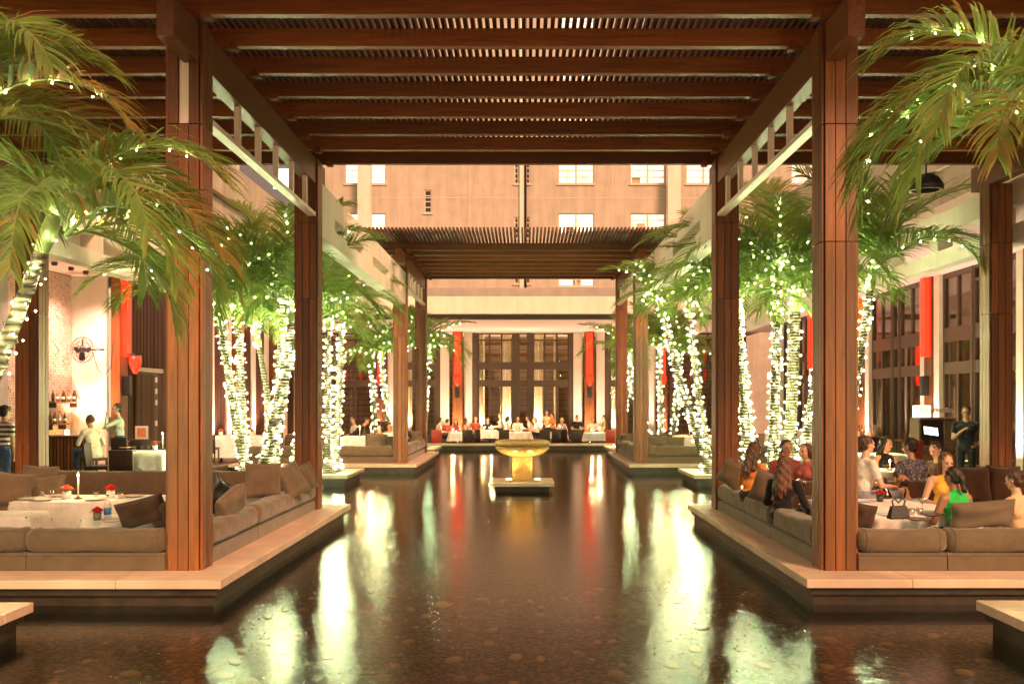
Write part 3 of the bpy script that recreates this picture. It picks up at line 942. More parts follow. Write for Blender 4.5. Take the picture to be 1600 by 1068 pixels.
def palm(x, y, cx, cy_, cz, descr, bow=.15, r0=.11, r1=.062, nf=11, seed=0, fsc=1.06, step=.145, per=4, bulb=.0112, lights=True, frond_lights=5, fronds=None, shaft=.55, z0=ZP-.05, lz=None):
    rr = random.Random(seed * 13 + 5)
    root = thing('palm_tree', descr, 'palm tree', (x, y, z0), 0, 'palms in the planters')
    o0 = Vector((x, y, z0)); top = Vector((cx, cy_, cz + .15)) - o0
    n = 18; path = []
    for i in range(n + 1):
        t = i / n
        # starts leaning, then straightens up
        s = t - bow * math.sin(PI * t) * .6
        path.append(Vector((top.x * (t + bow * math.sin(PI * t)), top.y * (t + bow * math.sin(PI * t)), top.z * t)))
    rad = []
    mb = MB()
    pp = []; rd = []
    N = int(top.z / .045)
    for i in range(N + 1):
        t = i / N; p, d = sample(path, t)
        r_ = r0 + (r1 - r0) * t + .05 * math.exp(-t * 16)
        r_ *= 1.02 if i % 2 else .975
        pp.append(p); rd.append(r_)
    mb.tube(pp, rd, 12); mb.obj('trunk', TRUNK, root, True)
    trad = [r0 + (r1 - r0) * i / 18 + .05 * math.exp(-i / 18 * 16) for i in range(19)]
    p1, d1 = sample(path, 1.0)
    sh = [p1 + d1 * shaft * k / 6 for k in range(7)]
    MB().tube(sh, [r1*1.02, r1*1.28, r1*1.25, r1*1.1, r1*.9, r1*.72, r1*.5], 12).obj('crownshaft', SHAFT, root, True)
    head = sh[5]
    ry = []
    if fronds is None:
        fronds = []
        a0 = rr.uniform(0, 6.28)
        for k in range(nf):
            fronds.append((rr.choice([0, 1, 1, 2, 2, 3, 3, 4, 7, 5]) if k else 0, a0 + k * 2.399 + rr.uniform(-.2, .2), fsc * rr.uniform(.85, 1.1)))
    for fi, az, s in fronds:
        me, pts = FR[fi]
        o = link('frond', me, root, 0, head + Vector((0, 0, -.02 * fi)), (rr.uniform(-.15, .15), rr.uniform(-.1, .1), az))
        o.scale = (s, s, s)
        M = Matrix.Translation(o.location) @ o.rotation_euler.to_matrix().to_4x4() @ Matrix.Scale(s, 4)
        ry.append([M @ p for p in pts])
    if lights:
        st = thing('fairy_lights', 'fairy lights wound round the ' + descr, 'fairy lights', (x, y, z0), 0, 'fairy lights on the palms')
        hi = len(path) if lz is None else max(2, int(lz * len(path)))
        bs = bulb_positions_spiral(path[:hi], trad[:hi], step, per, rr)
        ntr = len(bs)
        for q in ry[:frond_lights]:
            m_ = 9 if bulb > .012 else 7
            for k in range(m_):
                p, d = sample(q, .05 + .85 * k / m_); bs.append(p + Vector((rr.uniform(-.03, .03), rr.uniform(-.03, .03), -.03)))
        for k in range(16):
            p, d = sample(sh, rr.random() * .9); th = rr.uniform(0, 6.28); bs.append(p + Vector((math.cos(th), math.sin(th), 0)) * (r1 * 1.3 + .03))
        mb = MB()
        for bi, p in enumerate(bs): mb.octa(p, bulb * (1 if bi < ntr else .68) * rr.choice([.7, .85, 1, 1, 1.2]))
        bo = mb.obj('bulbs', BULB, st); bo['kind'] = 'stuff'
        hp = []
        turns = top.z / .19; M_ = int(turns * 9)
        for i in range(M_ + 1):
            t = i / M_ * (hi / len(path)); p, d = sample(path, min(t, 1)); a = d.orthogonal().normalized(); b_ = d.cross(a)
            th = 2 * PI * turns * i / M_; r_ = trad[min(int(t * 18), 18)] + .012
            hp.append(p + a * math.cos(th) * r_ + b_ * math.sin(th) * r_)
        MB().tube(hp, .004, 4).obj('cable', CABLE, st)
    return root
P = palm
# left, beside the lounge: two side by side, a cluster and a thick one
P(-5.30, 17.9, -5.90, 18.0, 3.30, 'left palm of the pair beside the lounge cushions', .05, seed=1)
P(-5.62, 18.6, -5.78, 18.7, 3.35, 'right palm of the pair beside the lounge cushions', .02, seed=2)
P(-4.98, 18.2, -4.72, 18.1, 3.75, 'straight palm behind the square cushions', .05, seed=3, fsc=1.2)
P(-5.05, 17.4, -4.42, 17.6, 3.35, 'thick curved palm leaning toward the second left post', .10, .14, .09, seed=4, step=.10)
P(-5.0, 18.9, -5.42, 18.9, 2.95, 'thin palm with bare upper trunk above the cushions', -.05, .085, .05, seed=5, step=.17, per=3, lz=.75)
P(-4.75, 18.95, -4.42, 19.0, 3.0, 'short palm half hidden by the second left post', .05, seed=6, fsc=.9)
P(-6.3, 17.6, -6.35, 17.8, 3.5, 'palm behind the big front left post', .05, seed=16, fsc=1.0)
P(-4.82, 22.5, -4.80, 22.6, 3.60, 'left of two palms past the second left post', .03, seed=7, fsc=.88)
P(-4.70, 22.9, -4.55, 23.0, 3.90, 'right of two palms past the second left post', .04, seed=8, fsc=.88)
P(-5.50, 34.6, -5.75, 34.7, 3.15, 'slim far palm behind the far left lounge', .08, seed=9, step=.18, per=4)
P(-5.10, 35.2, -5.45, 35.3, 3.2, 'second slim far palm behind the far left lounge', .06, seed=10, step=.18, per=4)
P(-4.75, 34.8, -4.55, 34.9, 3.4, 'far palm framed between the two far left posts', .05, seed=11, step=.18, per=4)
P(-4.0, 35.6, -3.75, 35.6, 3.5, 'far palm fanning out right of the far left posts', .1, seed=12, step=.18, per=4)
# right
P(4.50, 22.5, 3.35, 22.6, 3.95, 'palm leaning over the pool from the right planter', .06, .12, .06, seed=21, fsc=.85)
P(4.62, 23.3, 4.15, 23.4, 3.95, 'upright palm behind the leaning one on the right', .05, seed=22, fsc=.85)
P(4.34, 17.9, 4.12, 18.0, 3.45, 'palm hugging the second right post', .02, seed=23, fsc=.95)
P(4.52, 18.5, 4.25, 18.6, 3.55, 'palm just right of the second right post', .06, seed=24)
P(4.75, 18.9, 4.32, 18.9, 3.85, 'ringed palm curving toward the second right post', .12, seed=25, step=.18, per=4)
P(4.62, 17.4, 4.76, 17.5, 4.05, 'tallest palm in the right lounge opening', .02, seed=26, fsc=1.22)
P(5.15, 18.2, 5.32, 18.3, 3.6, 'thick ringed palm behind the seated guests', .03, .13, .1, seed=27, step=.17, per=3)
P(5.05, 17.3, 5.62, 17.5, 3.35, 'slanting palm beside the big front right post', .04, seed=28)
P(5.75, 17.2, 6.35, 17.1, 3.9, 'palm with fronds hanging right of the front right post', .02, seed=29, fsc=1.22)
P(4.75, 34.4, 3.85, 34.5, 3.1, 'far palm leaning toward the pool beside the far right post', .08, seed=30, step=.18, per=4)
P(5.15, 34.9, 5.05, 35.0, 3.5, 'straight far palm right of the far right posts', .03, seed=31, step=.18, per=4)
P(5.45, 34.6, 5.75, 34.6, 3.2, 'far palm tilting right above the far right lounge', .05, seed=32, step=.18, per=4)
P(3.6, 35.8, 4.1, 35.9, 3.4, 'far palm drooping left of the far right post', .05, seed=33, step=.18, per=4)
# ------------------------------------------------------------------ furniture
def at(px, py, Y):
    """point of the courtyard seen at (px, py) of the photograph, Y metres away"""
    return Vector(((px - 821) * Y / 1450, Y, 2.02 - (py - 626) * Y / 1450))

def soft_box(x0, x1, y0, y1, z0, z1, name, m, root, r=.07, seg=4):
    o = MB().box(-(x1-x0)/2, (x1-x0)/2, -(y1-y0)/2, (y1-y0)/2, -(z1-z0)/2, (z1-z0)/2).obj(name, m, root, True)
    b = o.modifiers.new('bevel', 'BEVEL'); b.width = r; b.segments = seg; b.limit_method = 'ANGLE'
    o.location = ((x0+x1)/2, (y0+y1)/2, (z0+z1)/2)
    return o

NB = [0]
def bolster(x0, x1, y0, y1, z0, z1, name, m, root, r=.1, along=None):
    """upholstered roll with sag, puckers and a seam: superellipse section swept along its long side"""
    NB[0] += 1; rr = random.Random(NB[0] * 31)
    lx, ly = x1 - x0, y1 - y0
    ax = along or ('x' if lx > ly else 'y')
    L, W = (lx, ly) if ax == 'x' else (ly, lx); H = z1 - z0
    n = max(10, int(L / .07)); k = 22; vs = []; fs = []
    ph = [rr.uniform(0, 6.28) for _ in range(8)]
    for i in range(n + 1):
        t = i / n; e = min(t, 1 - t) * L
        sc_ = min(1, (1 - max(0, 1 - e / r) ** 2) ** .5 * .22 + .78) if e < r else 1
        off = (t - .5) * L
        for j in range(k):
            th = 2 * PI * j / k; c, s_ = math.cos(th), math.sin(th)
            p = 3.6
            rad = (abs(c) ** p + abs(s_) ** p) ** (-1 / p)
            wv = .006 * math.sin(off * 5 + ph[0] + 2 * th) + .004 * math.sin(off * 13 + ph[1] + 3 * th) + .0035 * math.sin(off * 29 + ph[2] - th * 2) * (1 if s_ > -.3 else .3)
            pk = .008 * math.sin(th * 9 + ph[3]) * math.exp(-e * 9)
            a = c * rad * W / 2 * sc_ * (1 + wv / W * 2) + pk * c
            b_ = s_ * rad * H / 2 * sc_ + wv + pk * s_ - (.014 * math.sin(PI * t) * max(0, s_))
            vs.append((off, a, b_) if ax == 'x' else (a, off, b_))
    for i in range(n):
        for j in range(k):
            j2 = (j + 1) % k; q = (i*k+j, i*k+j2, (i+1)*k+j2, (i+1)*k+j)
            fs.append(q if ax == 'x' else q[::-1])
    fs.append(tuple(range(k))[::-1] if ax == 'x' else tuple(range(k))); fs.append(tuple(range(n*k, n*k+k)) if ax == 'x' else tuple(range(n*k, n*k+k))[::-1])
    o = MB().add(vs, fs).obj(name, m, root, True)
    o.location = ((x0+x1)/2, (y0+y1)/2, (z0+z1)/2)
    for i in (1, n - 1):
        MB().tube([Vector(vs[i*k + j]) * 1.0 for j in list(range(k)) + [0]], .0055, 5, False).obj('piping', m, o, True)
    return o

def lounge(label, xi, sx, xo, y0, y1, segs_side, segs_front, back=True, zt=.70, back_y=None):
    """U-shaped low lounge. xi: outer face along the pool, sx: -1 left / +1 right side of the pool, xo: far end in x."""
    root = thing('lounge_sofa', label, 'sofa')
    yb = y0 + .33
    # along the pool
    for a, b_ in zip(segs_side[:-1], segs_side[1:]):
        x0, x1 = sorted((xi, xi + sx * .82))
        MB().box(x0, x1, a + .004, b_ - .004, ZP + .001, .425).obj('base_panel', TAUPE2, root, bevel=.008)
        x0, x1 = sorted((xi - sx * .02, xi + sx * .27))
        bolster(x0, x1, a + .008, b_ - .008, .44, zt, 'bolster', TAUPE2, root, .11)
        x0, x1 = sorted((xi + sx * .28, xi + sx * .82))
        soft_box(x0, x1, a + .008, b_ - .008, .426, .54, 'seat_cushion', TAUPE, root, .04, 3)
    # facing the camera
    for a, b_ in zip(segs_front[:-1], segs_front[1:]):
        lo, hi = sorted((a, b_))
        MB().box(lo + .004, hi - .004, y0, y0 + .8, ZP + .001, .415).obj('base_panel', TAUPE, root, bevel=.008)
        MB().box(lo + .002, hi - .002, y0 + .012, y0 + .3, .417, .452).obj('deck_rail', TAUPE, root, bevel=.006)
        bolster(lo + .006, hi - .006, y0 - .03, y0 + .25, .455, zt, 'bolster', TAUPE, root, .06)
        soft_box(lo + .006, hi - .006, y0 + .26, y0 + .8, .416, .54, 'seat_cushion', TAUPE, root, .04, 3)
    if back:
        by = back_y or y1 - .3
        for a, b_ in zip(segs_front[:-1], segs_front[1:]):
            lo, hi = sorted((a, b_))
            MB().box(lo + .004, hi - .004, by - .55, by + .28, ZP + .001, .415).obj('base_panel', TAUPE, root, bevel=.008)
            bolster(lo + .006, hi - .006, by, by + .28, .44, .92, 'bolster', TAUPE if not back_y else DKBROWN, root, .09)
            soft_box(lo + .006, hi - .006, by - .55, by - .01, .416, .54, 'seat_cushion', TAUPE, root, .04, 3)
    return root
lounge('long taupe lounge sofa on the near platform beside the bar, wrapped round its tables', -3.385, -1, -8.1, 9.56, 14.9, [9.93, 11.75, 14.93], [-3.72, -5.15, -8.05])
lounge('long taupe lounge sofa on the near platform where the guests sit', 3.10, 1, 7.8, 9.56, 14.9, [9.93, 11.75, 14.93], [3.43, 4.35, 7.8], True, .70, 12.75)
lounge('grey green lounge sofa on the far platform, on the bar side', -3.385, -1, -8.1, 26.1, 31.3, [26.43, 28.6, 31.27], [-3.72, -5.6, -8.05], True, .76)
lounge('grey green lounge sofa on the far platform, on the window side', 3.10, 1, 7.8, 26.1, 31.3, [26.43, 28.6, 31.27], [3.43, 5.6, 7.8], True, .76)

# ---- loose cushions
def pillow_mesh(w_, h, t, seed):
    rr = random.Random(seed); N = 16
    vs = []; fs = []
    ph = [rr.uniform(0, 6.28) for _ in range(6)]
    for side in (1, -1):
        for j in range(N + 1):
            for i in range(N + 1):
                u = -1 + 2 * i / N; v_ = -1 + 2 * j / N
                k = max(0, (1 - u**4)) ** .5 * max(0, (1 - v_**4)) ** .5
                pin = 1 - .09 * (1 - abs(u)) ** 1 * abs(v_) ** 3 - .0
                pin2 = 1 - .09 * (1 - abs(v_)) * abs(u) ** 3
                y = side * t / 2 * k ** .8
                y += side * k * t * .07 * (math.sin(3*u + 2*v_ + ph[0]) + .8 * math.sin(5*v_ - 2*u + ph[1]) + .5 * math.sin(7*u + ph[2]))
                # corner creases
                cr = (abs(u) * abs(v_)) ** 2
                y += side * t * .10 * cr * math.sin(18 * (u * u - v_ * v_) + ph[3])
                vs.append((u * w_ / 2 * pin2, y, v_ * h / 2 * pin - .02 * h * (1 - u*u) * (v_ > .5)))
    M_ = (N + 1) ** 2
    for s in range(2):
        for j in range(N):
            for i in range(N):
                a = s * M_ + j * (N+1) + i
                q = (a, a + 1, a + N + 2, a + N + 1)
                fs.append(q if s else q[::-1])
    # stitch rims
    rim = [i for i in range(N)] + [j*(N+1)+N for j in range(N)] + [N*(N+1)+i for i in range(N, 0, -1)] + [j*(N+1) for j in range(N, 0, -1)]
    for k in range(len(rim)):
        a, b_ = rim[k], rim[(k+1) % len(rim)]
        fs.append((a, b_, M_ + b_, M_ + a))
    mb = MB(); mb.add(vs, fs)
    return mb
PN = [0]
def pillow(label, px, py, Y, w_, h, t, m, rz=0, tilt=0, roll=0):
    """px,py: middle of the cushion in the photograph; w_,h in metres"""
    PN[0] += 1
    o = pillow_mesh(w_, h, t, PN[0]).obj('cushion', m, None, True)
    sub = o.modifiers.new('smooth', 'SUBSURF'); sub.levels = 1; sub.render_levels = 1
    o.location = at(px, py, Y)
    o.rotation_euler = Euler((R(tilt), R(roll), R(rz)), 'XYZ')
    rim = MB()
    pts = [Vector((-w_/2*.97, 0, -h/2*.97)), Vector((w_/2*.97, 0, -h/2*.97)), Vector((w_/2*.97, 0, h/2*.97)), Vector((-w_/2*.97, 0, h/2*.97)), Vector((-w_/2*.97, 0, -h/2*.97))]
    fine = []
    for a, b_ in zip(pts[:-1], pts[1:]):
        for k in range(8):
            p = a.lerp(b_, k / 8); t_ = math.sin(PI * k / 8)
            n = Vector((p.x, 0, p.z)); n = Vector((0, 0, -1 if abs(a.z - b_.z) < 1e-6 and a.z > 0 else 1)) if abs(a.z - b_.z) < 1e-6 else Vector((1 if a.x < 0 else -1, 0, 0))
            fine.append(p + n * t_ * .03 * min(w_, h))
    rim.tube(fine + [fine[0]], .006, 5, False).obj('piping', m, o, True)
    return tag(o, label, 'cushion', 'loose cushions on the lounge sofas')
pillow('big olive brown cushion leaning at the far left end of the bar side lounge', 16, 764, 12.9, .58, .50, .2, TAUPE, 20, -18, 8)
pillow('olive cushion peeking out between two larger ones beside the bar post', 62, 748, 14.1, .52, .42, .18, TAUPE2, 10, -12, 4)
pillow('olive cushion in front, right of the biggest one at the left edge', 72, 762, 13.4, .60, .36, .19, TAUPE2, -8, -16, -6)
pillow('dark brown oblong cushion leaning on the front bolster left of the big post', 222, 799, 10.0, .62, .30, .18, DKBROWN, -14, 14, -14)
pillow('dark brown cushion tucked against the big left post', 256, 803, 9.95, .34, .30, .14, DKBROWN, -24, 10, -4)
pillow('taupe cushion lying low over the side bolster right of the big left post', 360, 786, 11.0, .48, .34, .18, TAUPE2, 62, 22, -24)
pillow('upright square taupe cushion in front of the lit trunks', 411, 750, 13.2, .52, .52, .2, TAUPE, 24, -12, 3)
pillow('slouching taupe cushion next to the square one', 456, 750, 13.5, .40, .50, .18, TAUPE2, 48, -20, -20)
pillow('taupe cushion corner against the second left post', 478, 745, 14.2, .36, .42, .16, TAUPE, 60, -14, -14)
pillow('round black cushion half hidden behind the big left post', 337, 772, 11.4, .42, .42, .2, BLACK, 70, 20, 30)
pillow('olive cushion standing at the pool end of the guests\' lounge', 1146, 741, 14.0, .44, .40, .16, TAUPE2, -40, -10, 30)
pillow('taupe cushion behind the woman with long brown hair', 1200, 762, 12.2, .46, .44, .18, TAUPE, -40, -14, 16)
pillow('small dark brown cushion right of the big front right post', 1348, 806, 10.0, .30, .28, .14, DKBROWN, 14, 8, 12)
pillow('large brown oblong cushion behind the woman in green', 1535, 803, 9.85, .74, .30, .19, TAUPE, 6, 12, -3)
pillow('tall dark brown back cushion behind the seated women', 1518, 757, 12.6, .52, .52, .2, DKBROWN, -4, -10, 0)
pillow('tall dark olive back cushion at the right end of the guests\' lounge', 1570, 757, 12.6, .50, .54, .2, DKBROWN, 6, -10, 2)
pillow('olive cushion on the far bar side lounge, left of two', 588, 690, 27.0, .66, .44, .2, TAUPE2, 10, -14, 0)
pillow('olive cushion on the far bar side lounge, beside the far post', 608, 691, 27.1, .50, .40, .2, TAUPE2, -10, -14, 0)
pillow('olive cushion at the pool side end of the far bar side lounge', 650, 684, 30.2, .60, .5, .2, TAUPE2, 60, -14, 0)
pillow('olive cushion at the pool side end of the far window side lounge', 976, 688, 30.0, .6, .48, .2, TAUPE2, -60, -14, 0)
pillow('olive cushion on the far window side lounge right of the far post', 1026, 690, 27.2, .62, .38, .2, TAUPE2, 0, -14, 0)
pillow('long olive cushion on the far window side lounge near the candles', 1050, 691, 27.3, .74, .34, .2, TAUPE2, -6, -14, 0)

# ---- tables under white cloths
def cloth_mesh(w_, d, drop, seed, rad=.05, fold=.05):
    rr = random.Random(seed); mb = MB()
    per = []                                   # perimeter points with normals
    def arc(cx, cy, a0):
        for k in range(5):
            a = a0 + PI / 2 * k / 4; per.append((cx + rad * math.cos(a), cy + rad * math.sin(a), math.cos(a), math.sin(a), 1))
    hw, hd = w_/2 - rad, d/2 - rad
    def edge(x0, y0, x1, y1, nx, ny):
        L = math.hypot(x1-x0, y1-y0); n = max(2, int(L / .06))
        for k in range(1, n): per.append((x0 + (x1-x0)*k/n, y0 + (y1-y0)*k/n, nx, ny, 0))
    arc(hw, hd, 0); edge(hw, hd + rad, -hw, hd + rad, 0, 1)
    arc(-hw, hd, PI/2); edge(-hw - rad, hd, -hw - rad, -hd, -1, 0)
    arc(-hw, -hd, PI); edge(-hw, -hd - rad, hw, -hd - rad, 0, -1)
    arc(hw, -hd, 1.5*PI); edge(hw + rad, -hd, hw + rad, hd, 1, 0)
    n = len(per); rings = 7
    ph = rr.uniform(0, 6); ph2 = rr.uniform(0, 6)
    vs = []
    for j in range(rings + 1):
        t = j / rings
        for i, (x, y, nx, ny, c) in enumerate(per):
            s = 2 * PI * i / n
            off = .012 + t * (fold * (.5 + .5 * math.sin(s * 9 + ph)) + fold * .5 * math.sin(s * 17 + ph2) + (.06 if c else 0))
            vs.append((x + nx * off, y + ny * off, -drop * t * (1 + (.05 if c else .0) * t) - (0 if t else 0)))
    fs = []
    for j in range(rings):
        for i in range(n):
            i2 = (i + 1) % n
            fs.append((j*n+i2, j*n+i, (j+1)*n+i, (j+1)*n+i2))
    # top: slightly inset ring then fan of quads as an n-gon
    m0 = len(vs)
    for (x, y, nx, ny, c) in per: vs.append((x - nx * .012, y - ny * .012, .006))
    for i in range(n):
        i2 = (i + 1) % n
        fs.append((i, i2, m0 + i2, m0 + i))
    fs.append(tuple(range(m0, m0 + n)))
    mb.add(vs, fs)
    return mb
def table(label, x0, x1, y0, y1, zt, drop, zf=ZP, seed=1, cloth=True, rz=0):
    cx, cyy = (x0+x1)/2, (y0+y1)/2; w_, d = x1-x0, y1-y0
    t = thing('dining_table', label, 'table', (cx, cyy, zf), rz)
    h = zt - zf
    MB().box(-w_/2, w_/2, -d/2, d/2, h - .04, h - .012).obj('tabletop', DWX, t)
    for sx in (-1, 1):
        for sy in (-1, 1):
            MB().box(sx*(w_/2-.08)-.03, sx*(w_/2-.08)+.03, sy*(d/2-.08)-.03, sy*(d/2-.08)+.03, 0, h - .041).obj('leg', DWZ, t)
    if cloth:
        c = cloth_mesh(w_, d, drop, seed).obj('tablecloth', LINEN, None, True, 0, (cx, cyy, zt - .006))
        c.rotation_euler = (0, 0, rz)
        tag(c, 'white cloth over the ' + label, 'tablecloth')
    return t
table('long low table inside the bar side lounge', -6.3, -4.32, 11.3, 12.2, .79, .42, seed=1)
table('small low table with the red flower pot', -5.0, -4.2, 10.42, 10.85, .70, .30, seed=2)
table('low table cut by the left edge of the photo', -6.6, -5.62, 10.45, 10.95, .73, .32, seed=3)
table('square table by the bar with the glowing end', -8.02, -6.98, 17.9, 18.9, 1.02, .52, seed=4)
table('set table behind the paired palm trunks', -8.95, -7.35, 26.25, 27.15, 1.02, .6, seed=5)
table('long low table before the woman in green', 3.62, 5.12, 10.40, 12.0, .76, .42, seed=6)
table('small table between the couple with the dog', 4.75, 5.60, 13.35, 14.1, 1.0, .40, seed=7)
table('low table on the far bar side lounge', -5.5, -4.4, 27.6, 28.6, .95, .4, seed=8)
table('low table with candles on the far window side lounge', 4.6, 6.0, 28.0, 29.0, .95, .4, seed=9)
FT = [(716, 40.2, .8, 'far left table of the pavilion diners'), (764, 43.0, .8, 'far table behind, left of the fountain bowl'), (812, 40.9, 1.0, 'far table right behind the fountain bowl'), (872, 43.0, .8, 'far table below the bright curtain'), (934, 40.4, 1.1, 'far table beside the red chair')]
for i, (px, Y, w_, lab) in enumerate(FT):
    p = at(px, 680, Y)
    table(lab, p.x - w_/2, p.x + w_/2, Y, Y + .85, .64, .35, zf=FZ, seed=20 + i)
table('far set table seen between the window side trunks', 8.3, 9.6, 31.0, 32.0, 1.02, .5, seed=31)
table('white table behind the dark haired woman', 6.0, 6.95, 16.7, 17.5, 1.05, .45, seed=32)

# ---- chairs
def chair(label, x, y, rz, m=LEATHER, hb=.88, group='dark leather dining chairs', z=ZP):
    """rz=0: the back rest turned to the camera (sitter faces away from it)."""
    t = thing('dining_chair', label, 'chair', (x, y, z), rz, group)
    soft_box(-.22, .22, -.20, .24, .40, .47, 'seat', m, t, .02, 2)
    o = soft_box(-.22, .22, -.24, -.19, .30, hb, 'backrest', m, t, .015, 2)
    o.rotation_euler = (R(5), 0, 0)
    for sx in (-1, 1):
        for yy in (-.19, .20):
            MB().bar((sx*.19, yy, .40), (sx*.195, yy * 1.08, 0), .036, .036, (0, 1, 0)).obj('leg', DWZ, t)
    return t
chair('dark chair seen side on, left of the square table by the bar', -8.45, 18.4, -PI/2 + .15, hb=.92)
chair('dark chair turned with its back to the pool at the square table by the bar', -7.52, 17.45, .05, hb=.84)
chair('dark chair tucked behind the man in the cream blazer', -8.85, 20.6, -.3, hb=.95)
chair('small brown chair back right of the man in the pale shirt', -8.75, 21.2, .2, hb=.88)
chair('dark chair behind the square table, near the menu holder', -8.35, 22.2, PI - .2, hb=.95)
chair('brown chair at the set table behind the trunks, nearest the lounge', -8.75, 25.7, .05, hb=.82)
chair('brown chair on the far side of the set table behind the trunks', -7.6, 27.6, PI, hb=.9)
for i, (px, Y, rz, m_, lab) in enumerate([
    (682, 39.3, .1, REDLEATHER, 'red chair at the far left table'),
    (731, 39.2, .0, LEATHER, 'wide dark chair with its back to the pool, left of the fountain'),
    (752, 39.4, -.9, LEATHER, 'dark chair turned sideways left of the fountain'),
    (787, 39.3, .1, LEATHER, 'dark chair just left of the fountain bowl'),
    (852, 39.3, -.1, LEATHER, 'brown chair just right of the fountain bowl'),
    (868, 39.6, .2, LEATHER, 'dark chair second right of the fountain bowl'),
    (882, 39.9, -.4, LEATHER, 'dark chair third right of the fountain bowl'),
    (900, 39.2, .05, LEATHER, 'dark chair left of the far right table'),
    (955, 39.3, -.2, REDLEATHER, 'red chair at the far right table')]):
    p = at(px, 680, Y); chair(lab, p.x, Y, rz, m_, .93, z=FZ)
chair('dark chair back behind the man in the patterned shirt', 5.95, 13.75, PI/2, hb=.8)
chair('red chair beside the wine glass cabinet', 7.75, 18.9, .6, REDLEATHER, .95)

# ---- fountain
f = thing('fountain', 'amber stone bowl fountain on a square pedestal in the middle of the pool', 'fountain', (-.07, 21.25, 0))
m, nt, b = newmat('amber onyx')
v = coords(nt, (1, 1, 2.2), rnd=False)
n = noise(nt, 5, 6, .65, v, 1.6)
r = ramp(nt, n.outputs['Fac'], [(.25, (.30, .15, .035)), (.5, (.50, .30, .10)), (.75, (.60, .42, .19))])
nt.links.new(r.outputs[0], b.inputs['Base Color']); b.inputs['Roughness'].default_value = .25
b.inputs['Subsurface Weight'].default_value = .15; b.inputs['Subsurface Radius'].default_value = (.2, .1, .03)
AMBER = m
MB().box(-.60, .60, -.60, .60, -.2, .12).obj('plinth', RISER, f)
MB().box(-.71, .71, -.71, .71, .121, .20).obj('base_slab', STONE, f, bevel=.008)
MB().box(-.225, .225, -.225, .225, .201, .76).obj('pedestal', AMBER, f, bevel=.012)
MB().lathe([(.20, .755), (.34, .775), (.48, .83), (.57, .89), (.615, .94), (.615, .965), (.58, .985), (.56, .99)], 56).obj('lower_bowl', AMBER, f, True)
MB().lathe([(.555, .992), (.60, 1.01), (.632, 1.045), (.625, 1.085), (.59, 1.115), (.54, 1.128), (.50, 1.122), (.46, 1.09), (.001, 1.08)], 56).obj('upper_disc', AMBER, f, True)
MB().lathe([(.001, 1.108), (.488, 1.109)], 40).obj('water_surface', WATER, f)
FLAMP = mat_emit('small fountain lamp', (1, .78, .42), 30)
for i, (dx, dy) in enumerate(((-.30, -.42), (.34, -.42))):
    t = thing('pool_lamp', ['small round spotlight left of the fountain pedestal', 'small round spotlight right of the fountain pedestal'][i], 'lamp', (-.07 + dx, 21.25 + dy, .201))
    MB().lathe([(.085, 0), (.09, .03), (.07, .06), (.05, .066)], 14).obj('housing', STEEL, t, True)
    MB().lathe([(.001, .068), (.05, .068)], 12).obj('lens', FLAMP, t)
    spot('lamp_beam', (0, 0, .11), (-.12 * (1 if dx > 0 else -1), .16, .70), 20, (1, .62, .25), R(85), .7, .04, t)
# ------------------------------------------------------------------ things on the tables
WM = {}
ORD = ['leftmost', 'second from the left', 'third from the left', 'fourth from the left', 'fifth from the left', 'sixth from the left', 'seventh from the left', 'eighth from the left', 'ninth from the left']
def ware_mesh(kind):
    if kind in WM: return WM[kind]
    if kind == 'tumbler': mb = MB().lathe([(.001, .004), (.030, .004), (.033, .03), (.037, .085), (.0355, .085), (.031, .03), (.001, .012)], 14)
    elif kind == 'wine': mb = MB().lathe([(.034, 0), (.03, .004), (.005, .01), (.004, .085), (.02, .10), (.038, .125), (.041, .155), (.034, .20), (.0325, .20), (.039, .155), (.035, .127), (.001, .108)], 16)
    elif kind == 'martini': mb = MB().lathe([(.036, 0), (.03, .004), (.005, .01), (.004, .09), (.012, .10), (.062, .17), (.060, .17), (.008, .104), (.001, .103)], 16)
    elif kind == 'plate': mb = MB().lathe([(.001, .004), (.07, .004), (.085, .008), (.135, .022), (.136, .025), (.088, .013), (.001, .010)], 24)
    WM[kind] = mb.mesh(kind, {'plate': PORC}.get(kind, WARE), True)
    return WM[kind]
DRINK = {'rose': mat_plain('pink drink', (.7, .28, .14), .1, .05), 'white': mat_plain('cloudy white cocktail', (.85, .8, .62), .2, .05), 'red': mat_plain('red wine', (.12, .008, .012), .1, .05)}
def glass(kind, p, label, group, drink=None):
    t = thing('tumbler' if kind == 'tumbler' else kind + '_glass', label, 'glass', p, 0, group)
    link('bowl', ware_mesh(kind), t)
    if drink:
        if kind == 'wine': MB().lathe([(.001, .11), (.033, .127), (.037, .15), (.001, .151)], 14).obj('drink', DRINK[drink], t, True)
        else: MB().lathe([(.001, .105), (.052, .16), (.001, .161)], 14).obj('drink', DRINK[drink], t, True)
    return t
def plate(p, label, m=None, group='plates on the tables', sc_=1.0):
    o = link('plate', ware_mesh('plate'), None, 0, p); o.scale = (sc_,) * 3
    if m:
        o.data = o.data.copy(); o.data.materials[0] = m
    return tag(o, label, 'plate', group)
def candle(p, label, h=.24, group='lit candles', energy=10):
    t = thing('candle', label, 'candle', p, 0, group)
    MB().lathe([(.05, 0), (.052, .012), (.02, .02), (.016, .035)], 14).obj('holder', DARKDISH, t, True)
    MB().lathe([(.011, .03), (.010, h), (.001, h + .003)], 8).obj('wax', WAX, t, True)
    MB().lathe([(.001, h + .006), (.008, h + .018), (.009, h + .026), (.004, h + .045), (.001, h + .056)], 8).obj('flame', FLAME, t, True)
    if energy: point('candle_light', (0, 0, h + .075), energy, (1, .58, .25), .015, t)
    return t
